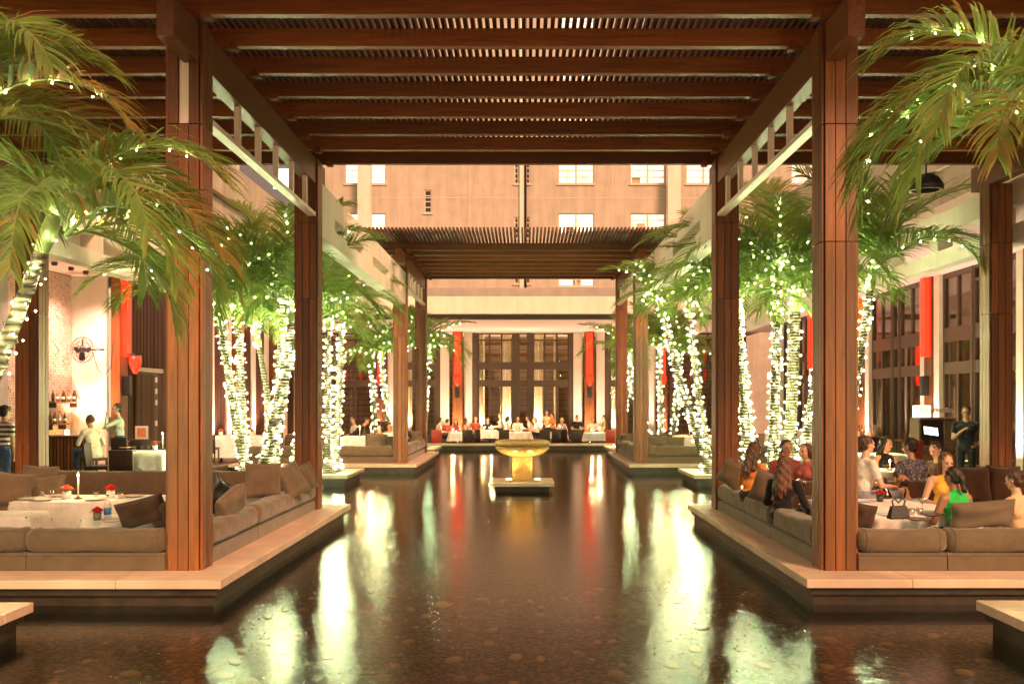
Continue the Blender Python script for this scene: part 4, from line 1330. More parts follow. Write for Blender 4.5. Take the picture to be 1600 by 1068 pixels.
def roses(p, label, pot, seed=1, s=1.0, m=ROSE):
    t = thing('flower_pot', label, 'flowers', p, 0, 'little pots of roses')
    rr = random.Random(seed)
    MB().lathe([(.038*s, 0), (.042*s, .03*s), (.046*s, .085*s), (.043*s, .085*s), (.038*s, .07*s), (.001, .07*s)], 14).obj('pot', pot, t, True)
    lv = MB()
    for k in range(9):
        a = rr.uniform(0, 6.28); q = Vector((math.cos(a)*.05*s, math.sin(a)*.05*s, .085*s)); d = Vector((math.cos(a), math.sin(a), .3)); e = Vector((-math.sin(a), math.cos(a), 0))
        lv.add([q - d*.02*s, q + e*.014*s + d*.012*s, q + d*.05*s, q - e*.014*s + d*.012*s], [(0, 1, 2, 3)])
    lv.obj('leaves', LEAFY, t)
    for k in range(7):
        a = k * 1.05; rr_ = .036*s if k < 6 else 0
        c = Vector((math.cos(a)*rr_, math.sin(a)*rr_, (.108 if k < 6 else .13)*s))
        mb = MB()
        for ring, (ra, zt, n) in enumerate(((.010, .026, 4), (.018, .022, 5), (.026, .012, 6))):
            for i in range(n):
                th = 2*PI*i/n + ring*.5 + k; ct, st = math.cos(th), math.sin(th); w_ = ra * 1.0
                e = Vector((-st, ct, 0)); o = Vector((ct, st, 0))
                mb.add([c + o*ra*.3*s + e*-w_*.4*s + Vector((0,0,-.014*s)), c + o*ra*.3*s + e*w_*.4*s + Vector((0,0,-.014*s)), c + o*ra*s + e*w_*.8*s + Vector((0,0,.004*s)), c + o*ra*.95*s + Vector((0,0,zt*s)), c + o*ra*s - e*w_*.8*s + Vector((0,0,.004*s))], [(0, 1, 2, 3, 4)])
        mb.obj('rose', m, t, True)
    return t
WHITEVASE = mat_plain('white glass vase', (.8, .76, .7), .15, .04)
PALEROSE = mat_plain('salmon rose petals', (.75, .2, .12), .55, .25, 20, 60, .1)
# long low table, bar side
zT = .792
def on(px, py, z):
    """point at height z seen at (px, py)"""
    d = (2.02 - z) * 1450 / (py - 626)
    return Vector(((px - 821) * d / 1450, d, z))
G1 = 'tumblers on the long lounge table'
for (px, py, lab) in ((46, 780, 'plate at the left end of the long lounge table'), (68, 781.5, 'plate second from the left on the long lounge table'), (95, 775, 'plate at the back of the long lounge table by the salmon roses'), (148, 781, 'plate in front of the candle side of the long lounge table'), (208, 776, 'plate at the right end of the long lounge table')):
    plate(on(px, py, zT), lab)
for (px, py, lab) in ((66, 776, 'tumbler on the long lounge table, left one of the pair'), (79, 775, 'tumbler on the long lounge table, right one of the pair'), (150, 777, 'tumbler between the candle and the red roses'), (188, 779, 'tumbler right of the red roses on the lounge table')):
    glass('tumbler', on(px, py, zT), lab, G1)
roses(on(104, 779, zT), 'salmon roses in a white vase on the long lounge table', WHITEVASE, 1, 1.2, PALEROSE)
roses(on(173, 777.5, zT), 'red roses in a white vase on the long lounge table', WHITEVASE, 2, 1.15)
candle(on(122, 779, zT), 'tall lit candle in the middle of the long lounge table', .27)
roses(on(152, 812, .703), 'red roses in a grey pot on the small low table', PORCELAINGREY, 3, 1.0)
# water bottle with a blue label
def bottle(p, label, h=.26, r=.037, m=None, lab_m=None, group=None):
    t = thing('bottle', label, 'bottle', p, 0, group)
    MB().lathe([(.001, .004), (r, .004), (r, h*.55), (r*.85, h*.66), (r*.38, h*.8), (r*.36, h*.97), (.001, h*.97)], 14).obj('body', m or WARE, t, True)
    MB().lathe([(r*.42, h*.95), (r*.42, h), (.001, h)], 10).obj('cap', BLACK, t)
    if lab_m: MB().lathe([(r*1.02, h*.18), (r*1.02, h*.45)], 14).obj('label_band', lab_m, t, True)
    return t
BLUEL = mat_plain('blue bottle label', (.05, .22, .55), .5, .1)
bottle(on(168, 810, .703), 'clear water bottle with a blue label on the small low table', .27, .04, None, BLUEL)
plate(on(174, 815, .703), 'white plate beside the water bottle')
# metal stool with a round padded seat in front of the long table
t = thing('stool', 'round padded stool with curved metal legs before the long lounge table', 'stool', (*on(50, 815, .60).xy, ZP))
MB().lathe([(.001, .30), (.19, .30), (.21, .32), (.21, .36), (.18, .385), (.001, .39)], 22).obj('seat', TAUPE, t, True)
MB().lathe([(.17, .2), (.18, .2), (.18, .29), (.17, .29)], 22).obj('ring', BLACK, t)
for k in range(4):
    a = PI/4 + k*PI/2; MB().tube([(math.cos(a)*.17, math.sin(a)*.17, .3), (math.cos(a)*.2, math.sin(a)*.2, .15), (math.cos(a)*.22, math.sin(a)*.22, 0)], .012, 6).obj('leg', STEEL, t)
# bar side square table
zb = 1.022
for (px, py, lab) in ((205, 705, 'plate at the pool end of the square bar table'), (196, 700, 'plate at the bar end of the square bar table')):
    plate(on(px, py, zb), lab)
G2 = 'tumblers on the square bar table'
for (px, py, lab) in ((210, 703, 'tumbler near the front of the square bar table'), (222, 702, 'tumbler in the middle of the square bar table'), (233, 702, 'tumbler left of the flowers on the square bar table')):
    glass('tumbler', on(px, py, zb), lab, G2)
roses(on(242, 703, zb), 'salmon roses on the square bar table', WHITEVASE, 4, 1.2, PALEROSE)
candle(on(254, 702, zb), 'lit candle on the square bar table', .30, energy=14)
t = thing('menu_holder', 'upright framed menu on a shelf behind the square bar table', 'menu', (*at(221, 680, 23.0).xy, 1.02))
MB().box(-.16, .16, 0, .02, .06, .38).obj('frame', WHITEMETAL, t); MB().box(-.11, .11, -.004, -.001, .1, .33).obj('sheet', PALEROSE, t); MB().box(-.17, .17, -.05, .06, 0, .059).obj('foot', DWX, t)
t = thing('service_table', 'low dark service table under the framed menu', 'table', (*at(221, 690, 23.0).xy, ZP))
MB().box(-.5, .5, -.25, .25, .70, .748).obj('tabletop', DWX, t)
for sx in (-1, 1):
    for sy in (-1, 1): MB().box(sx*.45-.03, sx*.45+.03, sy*.2-.03, sy*.2+.03, 0, .70).obj('leg', DWZ, t)
# set table behind trunks
for (px, lab) in ((345, 'white rose pot on the set table behind the trunks'), (392, 'pale rose pot at the right of the set table behind the trunks')):
    roses(Vector((at(px, 680, 26.6).x, 26.6, 1.022)), lab, WHITEVASE, int(px), 1.4, PALEROSE)
# guests' table
zg = .762
plate(on(1386, 806, zg), 'grey plate left of the black handbag', PORC)
plate(on(1434, 813, zg), 'dark shallow bowl right of the black handbag', DARKDISH, sc_=1.0)
plate(on(1455, 806, zg), 'dark plate in front of the woman in green', DARKDISH)
plate(on(1352, 772, zg), 'white plate by the candle on the guests\' table')
plate(on(1262, 778, zg), 'dark plate before the woman with long brown hair', DARKDISH)
glass('tumbler', on(1424, 806, zg), 'tumbler just right of the black handbag', None)
glass('tumbler', on(1437, 805, zg), 'tumbler below the martini glass', None)
glass('tumbler', on(1356, 771, zg), 'tumbler next to the blue menu', None)
glass('martini', on(1441, 801, zg), 'martini glass full of a pale cocktail before the woman in green', None, 'white')
glass('wine', on(1367, 773, zg), 'wine glass with a pink drink beside the red roses', None, 'rose')
glass('wine', on(1257, 772, zg), 'wine glass with red wine left of the big front right post', None, 'red')
candle(on(1345, 774, zg), 'slim lit candle beside the big front right post', .22, energy=12)
roses(on(1375, 783, zg), 'small red roses in a dark pot on the guests\' table', DARKDISH, 5, 1.0)
t = thing('decanter', 'dark glass decanter behind the red roses', 'decanter', on(1384, 778, zg))
MB().lathe([(.001, .004), (.075, .004), (.08, .03), (.05, .08), (.02, .15), (.018, .25), (.03, .27)], 18).obj('body', mat_glass('smoky glass', (.25, .18, .14), .03, .1, 1.0), t, True)
MB().lathe([(.001, .008), (.068, .008), (.072, .03), (.001, .032)], 18).obj('wine', DRINK['red'], t, True)
# handbag
t = thing('handbag', 'small black handbag with a bow handle standing on the guests\' table', 'handbag', on(1404, 810, zg), .15)
mb = MB(); mb.add([(-.12,-.05,0),(.12,-.05,0),(.12,.05,0),(-.12,.05,0),(-.085,-.025,.14),(.085,-.025,.14),(.085,.025,.14),(-.085,.025,.14)], [(0,3,2,1),(4,5,6,7),(0,1,5,4),(1,2,6,5),(2,3,7,6),(3,0,4,7)])
mb.obj('bag_body', BLACK, t, bevel=.012)
MB().tube([(-.06, 0, .14), (-.075, 0, .19), (-.04, 0, .215), (0, 0, .17), (.04, 0, .215), (.075, 0, .19), (.06, 0, .14)], .009, 6).obj('handle', BLACK, t, True)
# menu, blue
t = thing('menu', 'blue and white menu lying on the guests\' table by the big post', 'menu', on(1345, 785, zg), -.1)
MB().box(-.16, .16, -.11, .11, 0, .006).obj('cover', PORC, t); MB().box(-.15, .10, -.06, .09, .0065, .009).obj('print_panel', BLUEL, t)
glass('wine', Vector((4.92, 13.6, 1.003)), 'wine glass beside the dark haired woman\'s hands', None, 'red')
glass('tumbler', Vector((5.25, 13.55, 1.003)), 'tumbler between the couple with the dog', None)
plate(Vector((5.02, 13.6, 1.003)), 'dark plate before the dark haired woman', DARKDISH)
candle(Vector((5.38, 13.7, 1.003)), 'short candle between the couple with the dog', .10, energy=8)
# glasses and candles of the far tables, each table its own
rr = random.Random(77)
for i, (px, Y, w_, lab) in enumerate(FT):
    p = at(px, 680, Y)
    candle(Vector((p.x + .1, Y + .4, .643)), 'lit candle on the ' + lab, .16, energy=26)
    candle(Vector((p.x - .25, Y + .2, .643)), 'second, shorter candle on the ' + lab, .10, energy=16)
    for k in range(7):
        q = Vector((p.x - w_*.4 + w_*.8*k/6, Y + rr.uniform(.1, .6), .643))
        g = glass('wine' if k % 2 else 'tumbler', q, ORD[k] + ' glass on the ' + lab, 'glasses on the ' + lab)
    for k in range(2):
        plate(Vector((p.x + (k - .5) * w_ * .6, Y + .22, .643)), ('left' if k == 0 else 'right') + ' plate on the ' + lab, None, 'plates on the ' + lab)
for k, (x, y) in enumerate(((5.0, 28.3), (5.5, 28.4), (-5.0, 28.0), (-4.7, 28.2))):
    candle(Vector((x, y, .955)), ['left candle on the far window side lounge table', 'right candle on the far window side lounge table', 'left candle on the far bar side lounge table', 'right candle on the far bar side lounge table'][k], .26, energy=12)
roses(Vector((5.75, 28.3, .955)), 'red roses next to the candles on the far window side lounge table', DARKDISH, 9, 1.6)
glass('wine', Vector((-4.55, 27.9, .955)), 'wine glass on the far bar side lounge table', None)

# ------------------------------------------------------------------ bar corner
t = thing('bar_counter', 'dark bar counter with a ribbed wooden front', 'bar', (-11.2, 21.4, ZP))
MB().box(-1.3, 1.05, 0, .6, .90, .95).obj('countertop', DWX, t, bevel=.006)
MB().box(-1.25, 1.0, .08, .55, 0, .899).obj('carcass', DWZ, t)
ms = MB().box(-.02, .02, 0, .035, .05, .88).mesh('slat', WZ)
for k in range(28): link('slat', ms, t, 0, (-1.2 + k * .08, .044, 0))
BOT = [mat_plain('green bottle glass', (.02, .06, .02), .12, .2), mat_plain('brown bottle glass', (.12, .04, .01), .12, .2), mat_plain('pale bottle glass', (.55, .5, .42), .12, .1), mat_plain('amber spirit', (.45, .18, .03), .12, .2)]
for si, (z, y0, y1, nb_, nm) in enumerate(((2.0, 24.45, 25.86, 9, 'upper'), (1.42, 24.3, 25.2, 6, 'lower'))):
    s = thing('wall_shelf', nm + ' dark shelf with bottles on the brick wall of the bar', 'shelf', (-12.63, (y0+y1)/2, z - .04))
    MB().box(0, .26, -(y1-y0)/2, (y1-y0)/2, 0, .04).obj('board', DWX, s)
    for k in range(2): MB().box(0, .2, (k - .5) * (y1-y0) * .8 - .015, (k - .5) * (y1-y0) * .8 + .015, -.12, -.001).obj('bracket', BLACK, s)
    for k in range(nb_):
        bottle(Vector((-12.5 + .04 * (k % 2), y0 + .1 + (y1 - y0 - .2) * k / (nb_ - 1), z)), '%s bottle, %s on the %s bar shelf' % (['green', 'brown', 'pale', 'amber'][(k * 3 + si) % 4], ORD[k], nm), rw.uniform(.24, .34), .042, BOT[(k * 3 + si) % 4], PORC if k % 2 else None, 'bottles on the %s bar shelf' % nm)
# bright wall uplight
t = thing('wall_uplight', 'very bright uplight at the foot of the white wall behind the bar stools', 'lamp', (-12.05, 25.55, 1.15))
MB().lathe([(.05, -.12), (.09, 0), (.085, .0)], 16).obj('housing', BLACK, t); MB().lathe([(.001, .001), (.075, .001)], 14).obj('lens', LAMPGLOW, t)
spot('wall_beam', (0, 0, .05), (0, .22, 1.6), 420, (1, .42, .26), R(110), .9, .06, t)
MB().box(-.02, .02, .02, .34, -.14, -.10).obj('arm', BLACK, t)
t = thing('shelf_light', 'amber glow lamp on the back bar against the bricks', 'lamp', (-12.35, 25.0, 1.05))
MB().lathe([(.06, 0), (.06, .02), (.03, .04)], 12).obj('base', BLACK, t); MB().lathe([(.001, .20), (.05, .17), (.055, .08), (.03, .041)], 12).obj('globe', mat_emit('amber globe', (1, .5, .12), 25), t, True)
t = thing('back_bar', 'low dark back bar cabinet along the brick wall', 'cabinet', (-12.3, 24.3, ZP))
MB().box(-.33, .25, -1.5, 1.5, .74, .779).obj('top', DWX, t); MB().box(-.33, .22, -1.48, 1.48, 0, .739).obj('body', DWZ, t)
# fan
t = thing('wall_fan', 'black caged wall fan on the white wall above the bar', 'fan', (-12.15, 25.45, 3.42), -.35)
mb = MB()
for rr_, yy in ((.36, 0), (.33, -.09), (.33, .09), (.2, -.12), (.2, .1), (.1, -.13)):
    mb.tube([(math.cos(2*PI*k/28)*rr_, yy, math.sin(2*PI*k/28)*rr_) for k in range(29)], .007, 5, False)
for k in range(24):
    a = 2*PI*k/24; c, s_ = math.cos(a), math.sin(a)
    mb.tube([(c*.06, -.135, s_*.06), (c*.2, -.12, s_*.2), (c*.33, -.09, s_*.33), (c*.36, 0, s_*.36), (c*.33, .09, s_*.33), (c*.08, .1, s_*.08)], .004, 4, False)
mb.obj('cage', BLACK, t)
for k in range(4):
    a = k * PI / 2; M_ = Matrix.Rotation(a, 4, 'Y')
    mb = MB(); mb.add([(.04,-.03,-.03),(.10,-.05,-.06),(.27,-.045,-.09),(.30,0,0),(.25,.035,.07),(.09,.03,.05),(.04,.02,.03)], [tuple(range(7))]); mb.xf(M_); mb.obj('blade', BLACK, t)
MB().tube([(0, -.14, 0), (0, .0, 0), (0, .2, 0)], [.05, .07, .06], 12).obj('motor', BLACK, t, True)
MB().tube([(0, .18, 0), (.25, .28, .02), (.35, .43, .02)], .022, 8).obj('bracket', BLACK, t, True)
MB().tube([(.1, .24, -.03), (.25, .3, -.55), (.45, .33, -.7), (.62, .4, -.45), (.66, .42, .3)], .010, 6).obj('cord', BLACK, t, True)
# downlights in the bar soffit
for k, (px, py) in enumerate(((85, 409), (111, 417), (134, 423), (137, 424))):
    h = 5.5 - 2.02; d = h * 1450 / (626 - py); x = (px - 821) * d / 1450
    if k == 3: x += .8
    t = thing('downlight', ['downlight in the bar soffit nearest the outer post', 'second downlight from the outer post in the bar soffit', 'third downlight in the bar soffit', 'downlight in the bar soffit closest to the white wall'][k], 'lamp', (x, d, 5.497), 0, 'downlights in the bar soffit')
    MB().lathe([(.07, 0), (.075, -.05), (.055, -.09), (.05, -.09)], 14).obj('housing', BLACK, t); MB().lathe([(.001, -.06), (.05, -.06)], 12).obj('lens', LAMPGLOW, t)
    spot('down_beam', (0, 0, -.12), (-.15, .3, -4), 260, (1, .50, .38), R(110), .8, .05, t)
# ------------------------------------------------------------------ window side
c0 = at(1466, 690, 20.0)
t = thing('wine_cabinet', 'tall brown service cabinet with an open screen bay and wine glasses on top', 'cabinet', (c0.x, 20.0, ZP))
H_ = 1.39
MB().box(-.40, .40, 0, .5, H_ - .04, H_).obj('top', DWX, t, bevel=.006)
for sx in (-1, 1): MB().box(sx*.39 - .02, sx*.39 + .02, .01, .49, 0, H_ - .041).obj('side_panel', DWZ, t)
MB().box(-.369, .369, .45, .48, 0, H_ - .041).obj('back_panel', DWZ, t)
for z in (.10, .62, .76): MB().box(-.369, .369, .02, .449, z, z + .03).obj('shelf', DWX, t)
MB().box(-.36, .36, .0, .03, .13, .60).obj('door', WX, t, bevel=.004)
MB().box(-.36, .36, .0, .03, .66, .755).obj('drawer', DWX, t, bevel=.004)
MB().box(.14, .36, .01, .04, .80, 1.33).obj('side_door', DWZ, t)
s = thing('screen', 'tilted lit touch screen on a stand inside the service cabinet', 'screen', (c0.x - .1, 20.12, ZP + .79))
MB().lathe([(.09, 0), (.09, .012), (.015, .02), (.013, .2)], 12).obj('stand', BLACK, s, True)
sp = MB().box(-.17, .17, -.012, .012, -.11, .11).obj('display', BLACK, s, loc=(0, .02, .3)); sp.rotation_euler = (R(-28), R(8), 0)
pp_ = MB().box(-.15, .15, -.016, -.0125, -.09, .09).obj('lit_panel', mat_emit('screen glow', (.62, .8, 1), 2.2), s, loc=(0, .02, .3)); pp_.rotation_euler = (R(-28), R(8), 0)
for k in range(14):
    glass('wine', Vector((c0.x - .34 + (k % 7) * .113, 20.1 + (k // 7) * .18, ZP + H_ + .001)), 'clean wine glass, %s in the %s row on the service cabinet' % (ORD[k % 7], 'front' if k < 7 else 'back'), 'wine glasses on the cabinet')
l = at(1440, 690, 23.4)
t = thing('side_table', 'small dark sideboard carrying the glowing table lamp', 'table', (l.x, 23.4, ZP))
MB().box(-.6, .6, -.25, .25, .72, .77).obj('tabletop', DWX, t)
for sx in (-1, 1):
    for sy in (-1, 1): MB().box(sx*.55-.03, sx*.55+.03, sy*.2-.03, sy*.2+.03, 0, .719).obj('leg', DWZ, t)
t = thing('table_lamp', 'glowing table lamp with a square white shade by the tall windows', 'lamp', (l.x, 23.4, ZP + .771))
MB().lathe([(.1, 0), (.1, .02), (.03, .05), (.06, .2), (.03, .42)], 14).obj('base', DARKDISH, t, True)
SHADE = mat_emit('lit lamp shade', (1, .72, .42), 3.0)
MB().box(-.16, .16, -.16, .16, .42, .86).obj('lamp_shade', SHADE, t, bevel=.01)
for k in range(3): bottle(Vector((l.x - .45 + k * .14, 23.3, ZP + .771)), ['bottle left of the glowing table lamp', 'bottle next to the glowing table lamp', 'short bottle under the glowing table lamp'][k], .26, .04, BOT[(k+1) % 4])
l2 = at(1348, 690, 24.5)
t = thing('book_shelf', 'low shelf with red lit candle glasses seen right of the big front right post', 'shelf', (l2.x, 24.5, ZP))
MB().box(-.4, .4, -.2, .2, .78, .82).obj('board', DWX, t); MB().box(-.4, .4, .16, .2, 0, .779).obj('back', DWZ, t)
for sx in (-1, 1): MB().box(sx*.38-.02, sx*.38+.02, -.2, .16, 0, .779).obj('side', DWZ, t)
for k in range(5):
    t2 = thing('candle_glass', 'tall glass candle holder, %s on the low shelf' % ORD[k], 'candle', (l2.x - .3 + k*.15, 24.45, ZP + .821), 0, 'candle glasses on the low shelf')
    MB().lathe([(.001, .004), (.05, .004), (.052, .3), (.049, .3), (.047, .01)], 12).obj('glass', WARE, t2, True); MB().lathe([(.001, .011), (.044, .011), (.044, .12), (.001, .125)], 10).obj('wax', mat_emit('red candle glow', (1, .12, .04), 3) if k in (1, 3) else WAX, t2, True)
# speaker hanging under the pergola
p = at(1447, 296, 12.0)
t = thing('hanging_speaker', 'round dark dome speaker hanging among the right palm fronds', 'speaker', p)
MB().lathe([(.001, .20), (.07, .195), (.16, .14), (.215, .05), (.215, .0), (.19, -.01)], 28).obj('dome', BLACK, t, True)
MB().lathe([(.19, -.012), (.2, -.016), (.19, -.02), (.175, -.012)], 28).obj('rim', WHITEMETAL, t, True); MB().lathe([(.001, -.008), (.19, -.008)], 28).obj('grille', PORCELAINGREY, t)
MB().tube([(0, 0, .19), (0, 0, 5.92 - p.z)], .012, 6).obj('rod', BLACK, t)
# ------------------------------------------------------------------ people: one continuous skin grown over joint chains
def V(*a): return Vector(a)
def capsule(mb, p, q, r1, r2, n=12):
    p, q = Vector(p), Vector(q); d = q - p
    if d.length < 1e-5: d = V(0, 0, 1e-3)
    L = d.length; d = d / L
    pts = []; rad = []
    for k in range(4):
        a = PI/2 * (k / 4); pts.append(p - d * r1 * math.cos(a)); rad.append(max(1e-3, r1 * math.sin(a)))
    pts.append(p); rad.append(r1); pts.append(q); rad.append(r2)
    for k in range(1, 5):
        a = PI/2 * (k / 4); pts.append(q + d * r2 * math.sin(a)); rad.append(max(1e-3, r2 * math.cos(a)))
    mb.tube(pts, rad, n)
def voxel(mb, size, smooth_it=2):
    me = mb.mesh('tmp', [], False)
    o = bpy.data.objects.new('tmp', me); COL.objects.link(o)
    r_ = o.modifiers.new('r', 'REMESH'); r_.mode = 'VOXEL'; r_.voxel_size = size
    s = o.modifiers.new('s', 'SMOOTH'); s.iterations = smooth_it; s.factor = .5
    dg = bpy.context.evaluated_depsgraph_get(); dg.update()
    ev = o.evaluated_get(dg)
    out = bpy.data.meshes.new_from_object(ev)
    bpy.data.objects.remove(o); bpy.data.meshes.remove(me)
    return out
SKINS = {}
def skin(tone):
    if tone not in SKINS:
        c = {'fair': (.58, .35, .24), 'mid': (.46, .26, .16), 'tan': (.34, .18, .10), 'dark': (.20, .10, .06)}[tone]
        m = mat_plain('skin ' + tone, c, .5, .08, 8, 200, .05); m.node_tree.nodes['Principled BSDF'].inputs['Subsurface Weight'].default_value = .08
        SKINS[tone] = m
    return SKINS[tone]
CLOTH = {}
def cloth(name, c):
    if name not in CLOTH: CLOTH[name] = mat_fabric(name, c, 500, .3)
    return CLOTH[name]
def hairmat(name, c):
    if name in CLOTH: return CLOTH[name]
    m, nt, b = newmat(name)
    n = noise(nt, 1, 4, .6, coords(nt, (120, 120, 8)))
    r = ramp(nt, n.outputs['Fac'], [(.3, tuple(x*.5 for x in c)), (.7, tuple(x*1.5 for x in c))])
    nt.links.new(r.outputs[0], b.inputs['Base Color']); b.inputs['Roughness'].default_value = .38
    bump(nt, n.outputs['Fac'], b, .8, .01); CLOTH[name] = m
    return m
EYEM = mat_plain('dark eye', (.02, .012, .01), .15, .1); LIPM = mat_plain('lips', (.36, .09, .07), .4, .1)
def mat_stripes():
    m, nt, b = newmat('navy and white striped shirt')
    tc = nt.nodes.new('ShaderNodeTexCoord'); sp = nt.nodes.new('ShaderNodeSeparateXYZ'); nt.links.new(tc.outputs['Object'], sp.inputs[0])
    mm = nt.nodes.new('ShaderNodeMath'); mm.operation = 'MODULO'; mm.inputs[1].default_value = .085; nt.links.new(sp.outputs[2], mm.inputs[0])
    g = nt.nodes.new('ShaderNodeMath'); g.operation = 'GREATER_THAN'; g.inputs[1].default_value = .042; nt.links.new(mm.outputs[0], g.inputs[0])
    r = ramp(nt, g.outputs[0], [(0, (.04, .045, .07)), (1, (.7, .66, .58))]); nt.links.new(r.outputs[0], b.inputs['Base Color']); b.inputs['Roughness'].default_value = .85
    return m
def mat_floral():
    m, nt, b = newmat('dark floral shirt')
    n = noise(nt, 26, 3, .7, coords(nt), 1.5)
    r = ramp(nt, n.outputs['Fac'], [(.42, (.03, .03, .05)), (.5, (.12, .12, .17)), (.56, (.42, .38, .40)), (.62, (.06, .06, .1))]); r.color_ramp.interpolation = 'CONSTANT'
    nt.links.new(r.outputs[0], b.inputs['Base Color']); b.inputs['Roughness'].default_value = .85
    return m

def ik(S, H, l1, l2, hint):
    d = H - S; D = min(d.length, (l1 + l2) * .995); dn = d.normalized()
    H = S + dn * D
    a = (l1*l1 - l2*l2 + D*D) / (2*D); h = math.sqrt(max(0, l1*l1 - a*a))
    pr = (hint - dn * hint.dot(dn)).normalized()
    return S + dn * a + pr * h, H
def make_hand(add, wr, fd, palm_n, side, s, curl=.6):
    """palm, four unequal bent fingers and a thumb leaving the side of the palm"""
    fd = fd.normalized(); pn = (palm_n - fd * palm_n.dot(fd)).normalized(); ax = fd.cross(pn) * side     # ax: towards the thumb
    pc = wr + fd * .045*s
    for k in range(-1, 2): add('skin', wr + ax*.004*s, pc + fd*.035*s + ax*k*.022*s, .017*s, .0145*s)
    for k, (o, L) in enumerate(((.031, .068), (.011, .078), (-.010, .072), (-.030, .056))):
        b0 = wr + fd*.082*s + ax*o*s; L *= s; c = curl * (1 + .12*k)
        d1 = (fd*math.cos(c*.5) + pn*math.sin(c*.5)); d2 = (fd*math.cos(c*1.3) + pn*math.sin(c*1.3)); d3 = (fd*math.cos(c*2) + pn*math.sin(c*2))
        p1 = b0 + d1*L*.45; p2 = p1 + d2*L*.32; p3 = p2 + d3*L*.23
        add('skin', b0, p1, .0092*s, .0086*s); add('skin', p1, p2, .0086*s, .008*s); add('skin', p2, p3, .008*s, .007*s)
    t0 = wr + fd*.025*s + ax*.024*s; t1 = t0 + (fd*.6 + ax*.75 + pn*.25).normalized()*.038*s; t2 = t1 + (fd*.9 + ax*.25 + pn*.4).normalized()*.032*s
    add('skin', t0, t1, .0125*s, .0105*s); add('skin', t1, t2, .0105*s, .008*s)

